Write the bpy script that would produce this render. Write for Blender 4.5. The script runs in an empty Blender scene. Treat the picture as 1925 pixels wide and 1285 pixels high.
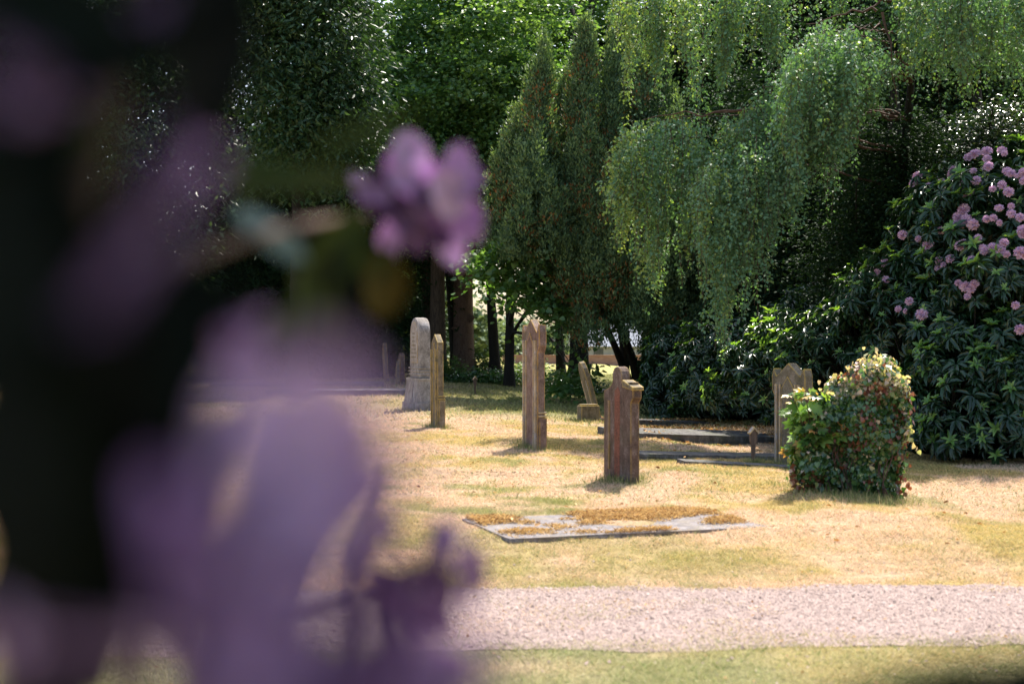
import bpy, bmesh, math, random
import numpy as np
from mathutils import Vector, Matrix, Quaternion
R = math.radians
sc = bpy.context.scene
COL = sc.collection
FPX = 2673.6            # 50 mm lens on a 36 mm sensor, in pixels of the 1925 px photograph
CAMZ = 1.55

# ------------------------------------------------------------------ camera, sky, sun, exposure
cam_d = bpy.data.cameras.new('camera'); cam = bpy.data.objects.new('camera', cam_d); COL.objects.link(cam)
cam.location = (0, 0, CAMZ); cam.rotation_euler = (R(90), 0, 0)
cam_d.lens = 50; cam_d.sensor_width = 36; cam_d.clip_start = 0.02; cam_d.clip_end = 5000
cam_d.dof.use_dof = True; cam_d.dof.focus_distance = 21; cam_d.dof.aperture_fstop = 2.5
sc.camera = cam
SUN_EL, SUN_AZ = 55.0, 24.0
w = bpy.data.worlds.new("World"); sc.world = w; w.use_nodes = True
nt = w.node_tree; nt.nodes.clear()
sky = nt.nodes.new('ShaderNodeTexSky'); sky.sky_type = 'NISHITA'; sky.sun_disc = False
sky.sun_elevation = R(SUN_EL); sky.sun_rotation = R(SUN_AZ); sky.air_density = 1.0; sky.dust_density = 3.0; sky.ozone_density = 1.0
bg = nt.nodes.new('ShaderNodeBackground'); bg.inputs['Strength'].default_value = 0.12
wo = nt.nodes.new('ShaderNodeOutputWorld')
nt.links.new(sky.outputs[0], bg.inputs[0]); nt.links.new(bg.outputs[0], wo.inputs[0])
sl = bpy.data.lights.new('sun', 'SUN'); sl.energy = 4.6; sl.angle = R(0.5); sl.color = (1.0, 0.93, 0.83)
so = bpy.data.objects.new('sun', sl); COL.objects.link(so)
sdir = Vector((math.sin(R(SUN_AZ))*math.cos(R(SUN_EL)), math.cos(R(SUN_AZ))*math.cos(R(SUN_EL)), math.sin(R(SUN_EL))))
so.rotation_euler = sdir.to_track_quat('Z', 'Y').to_euler()
sc.view_settings.view_transform = 'Standard'; sc.view_settings.look = 'None'
sc.view_settings.exposure = 1.42; sc.view_settings.gamma = 1.0
sc.render.engine = 'CYCLES'
sc.cycles.max_bounces = 6; sc.cycles.diffuse_bounces = 3; sc.cycles.glossy_bounces = 2
sc.cycles.transmission_bounces = 3; sc.cycles.transparent_max_bounces = 4
sc.cycles.sample_clamp_indirect = 4.0; sc.cycles.caustics_reflective = False; sc.cycles.caustics_refractive = False

# ------------------------------------------------------------------ numpy helpers
rg = np.random.default_rng(11)
def nrm(a):
    a = np.asarray(a, float); return a/np.maximum(np.linalg.norm(a, axis=-1, keepdims=True), 1e-9)
def sstep(a, b, x):
    t = np.clip((np.asarray(x, float)-a)/(b-a), 0, 1); return t*t*(3-2*t)
_perm = np.random.default_rng(5).random((256, 256))
def vnoise(x, y):
    x = np.asarray(x, float); y = np.asarray(y, float)
    xi = np.floor(x).astype(int); yi = np.floor(y).astype(int); fx = x-xi; fy = y-yi
    fx = fx*fx*(3-2*fx); fy = fy*fy*(3-2*fy)
    a = _perm[xi % 256, yi % 256]; b = _perm[(xi+1) % 256, yi % 256]; c = _perm[xi % 256, (yi+1) % 256]; d = _perm[(xi+1) % 256, (yi+1) % 256]
    return (a*(1-fx)+b*fx)*(1-fy)+(c*(1-fx)+d*fx)*fy
def fbm(x, y, o=3):
    s = 0; amp = .5; t = 0
    for k in range(o):
        s = s+amp*vnoise(x*2**k+17*k, y*2**k+31*k); t += amp; amp *= .5
    return s/t
def ground(x, y):
    x = np.asarray(x, float); y = np.asarray(y, float)
    crest = np.interp(y, [8, 10.7, 12.4, 16.8, 26, 34, 60], [5.2, 3.9, 3.45, 3.1, 1.6, 3.0, 6.0])
    s1 = sstep(.9, -.5, x-crest)*sstep(8.9, 11.5, y)
    s2 = sstep(17, 38, y)*sstep(2.5, -3.5, x)
    h = .12*s1+.2*s2*sstep(60, 48, y)
    h = h+.05*sstep(15.3, 15.6, y+.12*np.sin(x*2.1)+.2*x)*sstep(1.2, -.3, x)
    und = (fbm(x*.55+9, y*.4+3, 3)-.5)*.16+(fbm(x*1.8, y*1.6, 2)-.5)*.05
    h = h+und*sstep(8.9, 10.5, y)*sstep(90, 40, y)*.8
    h = h+((fbm(x*4+2, y*3.4, 3)-.5)*.045)*sstep(8.9, 9.6, y)*sstep(34, 26, y)
    # shallow dip with a broken turf edge at the right
    h = h-.07*np.exp(-(((x-3.95)/.9)**2+((y-11.6-.25*(x-4))/.16)**2))
    return h
def gpix(px, py):
    """world point where the ray through photo pixel px,py meets the ground"""
    dx = (px-962.5)/FPX; dz = -(py-642.5)/FPX
    y = 4.0
    while y < 200:
        if CAMZ+dz*y <= float(ground(dx*y, y)): break
        y += .01
    return Vector((dx*y, y, float(ground(dx*y, y))))
def P(px, py, d):
    return Vector(((px-962.5)/FPX*d, d, CAMZ-(py-642.5)/FPX*d))

def np_mesh(name, V, polys, mats, midx=None, smooth=False, cols=None):
    """polys: list of (nf,k) int arrays"""
    me = bpy.data.meshes.new(name)
    V = np.ascontiguousarray(V, dtype=np.float32)
    me.vertices.add(len(V)); me.vertices.foreach_set('co', V.ravel())
    loops = np.concatenate([p.ravel() for p in polys]).astype(np.int32)
    tot = np.concatenate([np.full(len(p), p.shape[1]) for p in polys]).astype(np.int32)
    start = np.concatenate([[0], np.cumsum(tot)[:-1]]).astype(np.int32)
    me.loops.add(len(loops)); me.loops.foreach_set('vertex_index', loops)
    me.polygons.add(len(tot)); me.polygons.foreach_set('loop_start', start)
    for m in mats: me.materials.append(m)
    if midx is not None: me.polygons.foreach_set('material_index', np.asarray(midx, np.int32))
    if smooth: me.polygons.foreach_set('use_smooth', np.ones(len(tot), bool))
    me.update(calc_edges=True)
    if cols is not None:
        ca = me.color_attributes.new('Col', 'FLOAT_COLOR', 'POINT')
        c4 = np.ones((len(V), 4), np.float32); c4[:, :3] = cols
        ca.data.foreach_set('color', c4.ravel())
    return me
class MB:
    def __init__(s): s.V = []; s.F = []; s.M = []; s.C = []; s.n = 0
    def add(s, V, F, m=0, col=None):
        V = np.asarray(V, float).reshape(-1, 3); F = np.asarray(F, int)
        s.V.append(V); s.F.append(F+s.n); s.M.append(np.full(len(F), m)); s.n += len(V)
        if col is not None: s.C.append(col)
    def build(s, name, mats, parent=None, smooth=False):
        if not isinstance(mats, (list, tuple)): mats = [mats]
        cols = np.concatenate(s.C) if s.C else None
        me = np_mesh(name, np.concatenate(s.V), s.F, mats, np.concatenate(s.M), smooth, cols)
        o = bpy.data.objects.new(name, me); COL.objects.link(o)
        if parent is not None: o.parent = parent
        return o
def tag(o, label=None, cat=None, group=None, kind=None):
    if label: o['label'] = label
    if cat: o['category'] = cat
    if group: o['group'] = group
    if kind: o['kind'] = kind
    return o
def empty(name, loc, rz=0, label=None, cat=None, group=None):
    o = bpy.data.objects.new(name, None); COL.objects.link(o); o.location = loc; o.rotation_euler = (0, 0, rz)
    o.empty_display_size = .2
    return tag(o, label, cat, group)

# leaf templates: (u along, v side, w normal), faces
T_DIA = (np.array([(0, 0, 0), (.45, .5, .06), (1, 0, -.05), (.45, -.5, .06)]), [(0, 1, 2), (0, 2, 3)])
T_OVAL = (np.array([(0, 0, 0), (.25, .42, .08), (.65, .44, .06), (1, 0, -.12), (.65, -.44, .06), (.25, -.42, .08)]), [(0, 1, 2, 3), (0, 3, 4, 5)])
T_LONG = (np.array([(0, 0, 0), (.35, .45, .12), (.7, .42, .02), (1, 0, -.3), (.7, -.42, .02), (.35, -.45, .12), (.5, 0, -.08)]), [(0, 1, 6), (1, 2, 6), (2, 3, 6), (3, 4, 6), (4, 5, 6), (5, 0, 6)])
T_HEART = (np.array([(0, 0, 0), (-.08, .3, .04), (.2, .55, .08), (.6, .4, .02), (1, 0, -.14), (.6, -.4, .02), (.2, -.55, .08), (-.08, -.3, .04)]), [(0, 1, 2, 3), (0, 3, 4), (0, 4, 5), (0, 5, 6, 7)])
T_LOBE = (np.array([(0, 0, 0), (-.1, .35, .02), (.12, .62, -.05), (.25, .35, .05), (.62, .55, -.08), (.6, .22, .03), (1, 0, -.15), (.6, -.22, .03), (.62, -.55, -.08), (.25, -.35, .05), (.12, -.62, -.05), (-.1, -.35, .02)]),
          [(0, 1, 2, 3), (0, 3, 4, 5), (0, 5, 6), (0, 6, 7), (0, 7, 8, 9), (0, 9, 10, 11)])
T_BLADE = (np.array([(0, .5, 0), (0, -.5, 0), (1, 0, 0)]), [(0, 1, 2)])
def leaves(mb, Pn, D, N, L, W, T=T_DIA, m=0, col=None):
    Pn = np.asarray(Pn, float); n = len(Pn)
    if n == 0: return
    D = nrm(D); S = nrm(np.cross(N, D)); N2 = np.cross(D, S)
    L = np.broadcast_to(np.asarray(L, float), (n,)); W = np.broadcast_to(np.asarray(W, float), (n,))
    t, fs = T; k = len(t)
    V = (Pn[:, None, :]+D[:, None, :]*(t[None, :, 0, None]*L[:, None, None])
         + S[:, None, :]*(t[None, :, 1, None]*W[:, None, None])+N2[:, None, :]*(t[None, :, 2, None]*L[:, None, None]))
    off = (np.arange(n)*k)[:, None]
    V = V.reshape(-1, 3)
    bysize = {}
    for f in fs: bysize.setdefault(len(f), []).append(f)
    first = True
    for sz, lst in bysize.items():
        F = np.concatenate([off+np.array(f)[None, :] for f in lst])
        if first:
            mb.add(V, F, m, None if col is None else np.repeat(col, k, axis=0)); base = mb.n-len(V); first = False
        else:
            mb.F.append(F+base); mb.M.append(np.full(len(F), m))
def rvec(n): return nrm(rg.normal(size=(n, 3)))
def tube(mb, pts, rad, sides=6, m=0, cap=True):
    pts = np.asarray([tuple(p) for p in pts], float); n = len(pts)
    rad = np.broadcast_to(np.asarray(rad, float), (n,))
    T = nrm(np.gradient(pts, axis=0)); ref = np.array([0, 0, 1.]) if abs(T[0][2]) < .9 else np.array([1., 0, 0])
    A = nrm(np.cross(T, ref)); B = np.cross(T, A)
    a = np.arange(sides)*2*np.pi/sides
    V = pts[:, None, :]+rad[:, None, None]*(np.cos(a)[None, :, None]*A[:, None, :]+np.sin(a)[None, :, None]*B[:, None, :])
    V = V.reshape(-1, 3); F = []
    for i in range(n-1):
        for j in range(sides):
            j2 = (j+1) % sides; F.append((i*sides+j, i*sides+j2, (i+1)*sides+j2, (i+1)*sides+j))
    mb.add(V, F, m)
def bez(p0, p1, p2, n=8):
    t = np.linspace(0, 1, n)[:, None]; p0, p1, p2 = [np.array(tuple(p), float) for p in (p0, p1, p2)]
    return (1-t)**2*p0+2*t*(1-t)*p1+t*t*p2

# ------------------------------------------------------------------ materials
def newmat(name):
    m = bpy.data.materials.new(name); m.use_nodes = True; n = m.node_tree; n.nodes.clear()
    out = n.nodes.new('ShaderNodeOutputMaterial'); return m, n, out
def N(n, t, **kw):
    x = n.nodes.new(t)
    for k, v in kw.items(): setattr(x, k, v)
    return x
def ramp(n, fac, stops):
    r = n.nodes.new('ShaderNodeValToRGB'); e = r.color_ramp.elements
    while len(e) < len(stops): e.new(.5)
    for i, (p, c) in enumerate(stops): e[i].position = p; e[i].color = (*c, 1)
    n.links.new(fac, r.inputs[0]); return r.outputs[0]
def mleaf(name, cols, trans=.35, rough=.42, spec=.5, tcol=(1.5, 1.35, .5), patch=None, pscale=.6):
    m, n, out = newmat(name); g = N(n, 'ShaderNodeNewGeometry')
    k = len(cols); c = ramp(n, g.outputs['Random Per Island'], [(i/(k-1), col) for i, col in enumerate(cols)])
    if patch:
        tc = N(n, 'ShaderNodeTexCoord'); nz = N(n, 'ShaderNodeTexNoise'); nz.inputs['Scale'].default_value = pscale; nz.inputs['Detail'].default_value = 3
        n.links.new(tc.outputs['Object'], nz.inputs['Vector'])
        f = ramp(n, nz.outputs[0], [(.42, (0, 0, 0)), (.62, (1, 1, 1))])
        mx = N(n, 'ShaderNodeMix', data_type='RGBA'); n.links.new(f, mx.inputs[0]); n.links.new(c, mx.inputs[6])
        mx.inputs[7].default_value = (*patch, 1); c = mx.outputs[2]
    b = N(n, 'ShaderNodeBsdfPrincipled'); n.links.new(c, b.inputs['Base Color']); b.inputs['Roughness'].default_value = rough
    b.inputs['Specular IOR Level'].default_value = spec
    tr = N(n, 'ShaderNodeBsdfTranslucent'); mm = N(n, 'ShaderNodeMix', data_type='RGBA', blend_type='MULTIPLY'); mm.inputs[0].default_value = 1
    n.links.new(c, mm.inputs[6]); mm.inputs[7].default_value = (*tcol, 1); n.links.new(mm.outputs[2], tr.inputs[0])
    ms = N(n, 'ShaderNodeMixShader'); ms.inputs[0].default_value = trans
    n.links.new(b.outputs[0], ms.inputs[1]); n.links.new(tr.outputs[0], ms.inputs[2]); n.links.new(ms.outputs[0], out.inputs[0])
    return m
def mrough(name, c1, c2, scale=6, stretch=(1, 1, 1), rough=.9, bump=.4, bscale=None, c3=None, spec=.25, coord='Object', dist=.01):
    m, n, out = newmat(name); tc = N(n, 'ShaderNodeTexCoord'); mp = N(n, 'ShaderNodeMapping'); mp.inputs['Scale'].default_value = stretch
    n.links.new(tc.outputs[coord], mp.inputs[0])
    nz = N(n, 'ShaderNodeTexNoise'); nz.inputs['Scale'].default_value = scale; nz.inputs['Detail'].default_value = 8; nz.inputs['Roughness'].default_value = .65
    n.links.new(mp.outputs[0], nz.inputs['Vector'])
    st = [(.3, c1), (.7, c2)] if c3 is None else [(.3, c1), (.52, c2), (.72, c3)]
    c = ramp(n, nz.outputs[0], st)
    b = N(n, 'ShaderNodeBsdfPrincipled'); n.links.new(c, b.inputs['Base Color']); b.inputs['Roughness'].default_value = rough; b.inputs['Specular IOR Level'].default_value = spec
    n2 = N(n, 'ShaderNodeTexNoise'); n2.inputs['Scale'].default_value = bscale or scale*4; n2.inputs['Detail'].default_value = 6
    n.links.new(mp.outputs[0], n2.inputs['Vector'])
    bp = N(n, 'ShaderNodeBump'); bp.inputs['Strength'].default_value = bump; bp.inputs['Distance'].default_value = dist
    n.links.new(n2.outputs[0], bp.inputs['Height']); n.links.new(bp.outputs[0], b.inputs['Normal']); n.links.new(b.outputs[0], out.inputs[0])
    return m
def mstone(name, c1, c2, c3, lichen=(.5, .3, .06), edge=.5, green=(.1, .11, .05), blotch=.45):
    m, n, out = newmat(name); tc = N(n, 'ShaderNodeTexCoord'); mp = N(n, 'ShaderNodeMapping'); mp.inputs['Scale'].default_value = (6, 6, 3.2)
    n.links.new(tc.outputs['Object'], mp.inputs[0])
    nz = N(n, 'ShaderNodeTexNoise'); nz.inputs['Scale'].default_value = 1.6; nz.inputs['Detail'].default_value = 8; nz.inputs['Roughness'].default_value = .7; n.links.new(mp.outputs[0], nz.inputs['Vector'])
    c = ramp(n, nz.outputs[0], [(.33, c1), (.5, c2), (.68, c3)])
    # fine mottling
    nf = N(n, 'ShaderNodeTexNoise'); nf.inputs['Scale'].default_value = 60; nf.inputs['Detail'].default_value = 5; n.links.new(tc.outputs['Object'], nf.inputs['Vector'])
    fr = ramp(n, nf.outputs[0], [(.3, (.55, .55, .55)), (.7, (1.35, 1.35, 1.35))])
    m1 = N(n, 'ShaderNodeMix', data_type='RGBA', blend_type='MULTIPLY'); m1.inputs[0].default_value = .8; n.links.new(c, m1.inputs[6]); n.links.new(fr, m1.inputs[7])
    # green-grey algae blotches
    n3 = N(n, 'ShaderNodeTexNoise'); n3.inputs['Scale'].default_value = 5; n3.inputs['Detail'].default_value = 6; n.links.new(tc.outputs['Object'], n3.inputs['Vector'])
    f3 = ramp(n, n3.outputs[0], [(.5, (0, 0, 0)), (.68, (blotch,)*3)])
    m2 = N(n, 'ShaderNodeMix', data_type='RGBA'); n.links.new(f3, m2.inputs[0]); n.links.new(m1.outputs[2], m2.inputs[6]); m2.inputs[7].default_value = (*green, 1)
    # lichen along worn edges
    bv = N(n, 'ShaderNodeBevel'); bv.samples = 4; bv.inputs['Radius'].default_value = .03
    g = N(n, 'ShaderNodeNewGeometry'); dt = N(n, 'ShaderNodeVectorMath', operation='DOT_PRODUCT'); n.links.new(bv.outputs[0], dt.inputs[0]); n.links.new(g.outputs['Normal'], dt.inputs[1])
    e1 = N(n, 'ShaderNodeMapRange'); e1.inputs[1].default_value = .995; e1.inputs[2].default_value = .8; n.links.new(dt.outputs['Value'], e1.inputs[0])
    n4 = N(n, 'ShaderNodeTexNoise'); n4.inputs['Scale'].default_value = 11; n4.inputs['Detail'].default_value = 7; n.links.new(tc.outputs['Object'], n4.inputs['Vector'])
    e2 = N(n, 'ShaderNodeMapRange'); e2.inputs[1].default_value = .34; e2.inputs[2].default_value = .5; n.links.new(n4.outputs[0], e2.inputs[0])
    mu = N(n, 'ShaderNodeMath', operation='MULTIPLY'); n.links.new(e1.outputs[0], mu.inputs[0]); n.links.new(e2.outputs[0], mu.inputs[1])
    mu2 = N(n, 'ShaderNodeMath', operation='MULTIPLY'); n.links.new(mu.outputs[0], mu2.inputs[0]); mu2.inputs[1].default_value = edge
    m4 = N(n, 'ShaderNodeMix', data_type='RGBA'); n.links.new(mu2.outputs[0], m4.inputs[0]); n.links.new(m2.outputs[2], m4.inputs[6]); m4.inputs[7].default_value = (*lichen, 1)
    b = N(n, 'ShaderNodeBsdfPrincipled'); n.links.new(m4.outputs[2], b.inputs['Base Color']); b.inputs['Roughness'].default_value = .92; b.inputs['Specular IOR Level'].default_value = .2
    bp = N(n, 'ShaderNodeBump'); bp.inputs['Strength'].default_value = .6; bp.inputs['Distance'].default_value = .006; n.links.new(nf.outputs[0], bp.inputs['Height']); n.links.new(bp.outputs[0], b.inputs['Normal'])
    n.links.new(b.outputs[0], out.inputs[0]); return m
def mcol(name, rough=.9, trans=0.0, mul=1.0, noise=0):
    m, n, out = newmat(name); a = N(n, 'ShaderNodeVertexColor'); a.layer_name = 'Col'; c = a.outputs[0]
    b = N(n, 'ShaderNodeBsdfPrincipled'); b.inputs['Roughness'].default_value = rough; b.inputs['Specular IOR Level'].default_value = .15
    if noise:
        tc = N(n, 'ShaderNodeTexCoord'); nz = N(n, 'ShaderNodeTexNoise'); nz.inputs['Scale'].default_value = noise; nz.inputs['Detail'].default_value = 6; nz.inputs['Roughness'].default_value = .75
        n.links.new(tc.outputs['Object'], nz.inputs['Vector']); r = ramp(n, nz.outputs[0], [(.3, (.45, .45, .4)), (.65, (1.25, 1.2, 1.15))])
        mx = N(n, 'ShaderNodeMix', data_type='RGBA', blend_type='MULTIPLY'); mx.inputs[0].default_value = 1; n.links.new(c, mx.inputs[6]); n.links.new(r, mx.inputs[7]); c = mx.outputs[2]
        bp = N(n, 'ShaderNodeBump'); bp.inputs['Strength'].default_value = .7; bp.inputs['Distance'].default_value = .03; n.links.new(nz.outputs[0], bp.inputs['Height']); n.links.new(bp.outputs[0], b.inputs['Normal'])
    n.links.new(c, b.inputs['Base Color'])
    if trans:
        tr = N(n, 'ShaderNodeBsdfTranslucent'); n.links.new(c, tr.inputs[0]); ms = N(n, 'ShaderNodeMixShader'); ms.inputs[0].default_value = trans
        n.links.new(b.outputs[0], ms.inputs[1]); n.links.new(tr.outputs[0], ms.inputs[2]); n.links.new(ms.outputs[0], out.inputs[0])
    else: n.links.new(b.outputs[0], out.inputs[0])
    return m
M = {}
M['ground'] = mcol('turf', noise=14)
M['blade'] = mcol('grass_blades', rough=.7, trans=.3)
M['bark'] = mrough('bark_brown', (.028, .02, .013), (.085, .06, .042), 7, (3, 3, .6), bump=.9, bscale=18, dist=.03, c3=(.12, .085, .06))
M['bark_dark'] = mrough('bark_dark', (.012, .01, .008), (.03, .025, .018), 8, (3, 3, .6), bump=.8, dist=.02)
M['bark_lit'] = mrough('bark_brown_lit', (.09, .05, .035), (.2, .125, .09), 9, (2.5, 2.5, .7), bump=1, bscale=14, dist=.05, c3=(.16, .11, .08))  # maple bark lightened: the light on the trunk is painted into its colour
M['twig'] = mrough('twig_brown', (.06, .035, .025), (.13, .08, .06), 20)
M['birch'] = mleaf('birch_leaves', [(.09, .175, .09), (.135, .245, .13), (.2, .32, .18)], .27, .55, .22, (1.05, 1.2, .45), patch=(.13, .24, .125), pscale=.9)
M['birch_backlit'] = mleaf('birch_leaves_backlit', [(.16, .27, .08), (.22, .34, .11), (.32, .4, .15)], .35, .5, .35, (1.15, 1.15, .4))
M['thuja'] = mleaf('cypress_sprays', [(.045, .09, .042), (.08, .145, .06), (.13, .205, .09)], .22, .55, .35, (1.3, 1.3, .5))
M['thuja_lit'] = mleaf('cypress_lit_tips', [(.15, .24, .09), (.22, .31, .13)], .3, .55, .35, (1.3, 1.3, .5))
M['rust'] = mleaf('cypress_dead_sprays', [(.16, .06, .02), (.26, .12, .04), (.3, .16, .06)], .3, .7, .2, (1.3, 1, .6))
M['maple'] = mleaf('maple_leaves', [(.06, .145, .055), (.1, .22, .08), (.17, .3, .11)], .42, .4, .5, (1.6, 1.5, .5), patch=(.14, .24, .08), pscale=.35)
M['lime'] = mleaf('lime_leaves', [(.05, .115, .035), (.085, .18, .055), (.13, .23, .08)], .45, .4, .5, (1.5, 1.5, .45))
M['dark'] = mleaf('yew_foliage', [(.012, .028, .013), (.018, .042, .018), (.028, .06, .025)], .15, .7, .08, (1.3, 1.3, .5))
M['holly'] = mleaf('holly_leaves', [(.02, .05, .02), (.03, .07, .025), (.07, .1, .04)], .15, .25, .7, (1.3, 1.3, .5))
M['spruce'] = mleaf('hanging_spruce', [(.022, .055, .024), (.036, .08, .032), (.055, .11, .04)], .25, .45, .4, (1.4, 1.4, .5))
M['rho_old'] = mleaf('rhododendron_leaves', [(.014, .042, .018), (.024, .062, .024), (.036, .085, .03)], .12, .3, .55, (1.3, 1.4, .4))
M['rho_new'] = mleaf('rhododendron_new_leaves', [(.13, .27, .055), (.2, .37, .09), (.3, .44, .12)], .35, .3, .5, (1.4, 1.4, .4))  # young growth, brightened to paint the lit tips; older leaves darkened for shade
M['bush'] = mleaf('undergrowth_leaves', [(.05, .11, .03), (.08, .16, .045), (.14, .2, .06)], .4, .45, .4, (1.5, 1.4, .5))
M['far'] = mleaf('far_tree_leaves', [(.09, .14, .07), (.13, .19, .1), (.17, .23, .13)], .3, .6, .2, (1.3, 1.2, .7))
M['ivy'] = mleaf('ivy_leaves', [(.025, .065, .022), (.06, .14, .04), (.12, .22, .07)], .3, .22, .8, (1.3, 1.4, .4))
M['ivy_red'] = mleaf('ivy_red_leaves', [(.11, .035, .02), (.2, .07, .035), (.24, .12, .08)], .3, .35, .5, (1.3, 1, .6))
M['ivy_lit'] = mleaf('ivy_sunlit_leaves', [(.25, .32, .1), (.55, .48, .34), (.68, .54, .5), (.5, .56, .25)], .4, .4, .4, (1.3, 1.2, .5))
M['petal_far'] = mleaf('pink_florets', [(.6, .4, .54), (.72, .52, .64), (.82, .66, .74)], .35, .6, .2, (1.1, .9, 1.1))
M['litter'] = mleaf('fallen_leaves', [(.2, .09, .03), (.4, .22, .08), (.5, .34, .16)], .2, .7, .2, (1.2, 1, .6))
M['gravel'] = mrough('gravel_sheet', (.17, .125, .11), (.29, .22, .195), 60, bump=.7, bscale=90, c3=(.35, .275, .25), dist=.01)
M['pebble'] = mleaf('gravel_stones', [(.15, .11, .1), (.23, .17, .155), (.275, .21, .19), (.33, .265, .245)], 0, .8, .2, (1, 1, 1))

# ------------------------------------------------------------------ ground
def turf_col(x, y):
    x = np.asarray(x, float); y = np.asarray(y, float)
    a = fbm(x*.8+3, y*.55, 3); b = fbm(x*2.5+40, y*2.1+7, 3); c = fbm(x*.35+70, y*.3+11, 2)
    straw = np.array([.67, .475, .315]); gold = np.array([.55, .41, .16]); green = np.array([.17, .22, .06]); olive = np.array([.32, .3, .11])
    fg = sstep(.44, .62, a*.55+b*.45)[..., None]
    col = straw*(1-fg)+gold*fg
    # golden, mossier band between path and slab
    band = (sstep(8.8, 9.3, y)*sstep(11.6, 10.4, y))[..., None]*.6*sstep(.25, .6, a*.5+b*.5)[..., None]
    col = col*(1-band)+(gold*1.0*.7+olive*.3)*band
    gr = sstep(.52, .74, b*.5+c*.5)*.75*(1-.6*sstep(8.8, 9.3, y)*sstep(12, 11, y))
    gr = np.maximum(gr, sstep(23, 28, y)*sstep(-4, 0, x)*.85)
    gr = np.maximum(gr, sstep(35, 44, y)*.75*sstep(62, 58, y))
    gr = np.maximum(gr, sstep(7.6, 7.3, y)*sstep(.25, .6, fbm(x*1.3, y*1.7+5, 2))*.8)
    gr = np.clip(gr, 0, 1)[..., None]
    gcol = green*.6+olive*.4
    col = col*(1-gr)+gcol*gr
    nr = (sstep(7.6, 7.3, y)*.5)[..., None]; col = col*(1-nr)+np.array([.38, .37, .2])*nr
    far = sstep(62, 75, y)[..., None]
    col = col*(1-far)+np.array([.36, .34, .11])*far
    return col
def axis(parts):
    o = []
    for a, b, s in parts: o += list(np.arange(a, b, s))
    return np.array(o+[parts[-1][1]])
xs = axis([(-1500, -300, 300), (-300, -40, 20), (-40, -12, 2), (-12, 12, .12), (12, 40, 2), (40, 300, 20), (300, 1500, 300)])
ys = axis([(-1500, -100, 200), (-100, -4, 8), (-4, 5, .6), (5, 30, .12), (30, 62, .5), (62, 120, 4), (120, 400, 20), (400, 2000, 200)])
X, Y = np.meshgrid(xs, ys); Z = ground(X, Y)
nx, ny = len(xs), len(ys); idx = np.arange(nx*ny).reshape(ny, nx)
F = np.stack([idx[:-1, :-1], idx[:-1, 1:], idx[1:, 1:], idx[1:, :-1]], -1).reshape(-1, 4)
mb = MB(); mb.add(np.stack([X, Y, Z], -1).reshape(-1, 3), F, 0, turf_col(X, Y).reshape(-1, 3)*np.where(Y.reshape(-1, 1) < 60, .5, .8))
g = mb.build('ground', M['ground'], smooth=True); tag(g, kind='structure')
# gravel path: a sheet 4 mm over the ground with a ragged edge
def path_lo(x): return 7.4+.3*(fbm(x*1.3+2, x*0+4, 3)-.5)+.02*x
def path_hi(x): return 8.85+.3*(fbm(x*1.5+22, x*0+9, 3)-.5)+.03*x
xs = np.arange(-14, 14.01, .06); tt = np.linspace(0, 1, 24)
X = np.repeat(xs[None, :], len(tt), 0); Y = (path_lo(X)-.27)*(1-tt[:, None])+(path_hi(X)+.08)*tt[:, None]
Z = ground(X, Y)+.005+.006*(fbm(X*9, Y*9, 2)-.5)
idx = np.arange(X.size).reshape(X.shape)
F = np.stack([idx[:-1, :-1], idx[:-1, 1:], idx[1:, 1:], idx[1:, :-1]], -1).reshape(-1, 4)
mb = MB(); mb.add(np.stack([X, Y, Z], -1).reshape(-1, 3), F)
tag(mb.build('path', M['gravel'], smooth=True), kind='structure')
n = 80000
x = rg.uniform(-4, 4.2, n); t = np.where(rg.random(n) < .04, rg.normal(.5, .56, n), rg.uniform(-.02, 1.02, n)); y = (path_lo(x)-.22)*(1-t)+(path_hi(x)+.05)*t
s = rg.uniform(.0025, .0065, n)*(1+rg.random(n)**8*1.5); O = np.array([(1, 0, 0), (0, 1, 0), (-1, 0, 0), (0, -1, 0), (0, 0, .8), (0, 0, -.8)])
rot = rg.uniform(0, 6.28, n); cx, sx = np.cos(rot), np.sin(rot); st = rg.uniform(.7, 1.3, (n, 3))
V = O[None]*st[:, None, :]; V = np.stack([V[..., 0]*cx[:, None]-V[..., 1]*sx[:, None], V[..., 0]*sx[:, None]+V[..., 1]*cx[:, None], V[..., 2]], -1)*s[:, None, None]
V = V+rg.normal(size=V.shape)*s[:, None, None]*.15
V += np.stack([x, y, ground(x, y)+.006+s*.3], -1)[:, None, :]
fo = np.array([(0, 1, 4), (1, 2, 4), (2, 3, 4), (3, 0, 4)])
mb = MB(); mb.add(V.reshape(-1, 3), (np.arange(n)*6)[:, None, None].repeat(4, 1).reshape(n, 4, 1)+fo[None] if False else ((np.arange(n)*6)[:, None, None]+fo[None]).reshape(-1, 3))
tag(mb.build('gravel', M['pebble']), kind='stuff')

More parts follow.
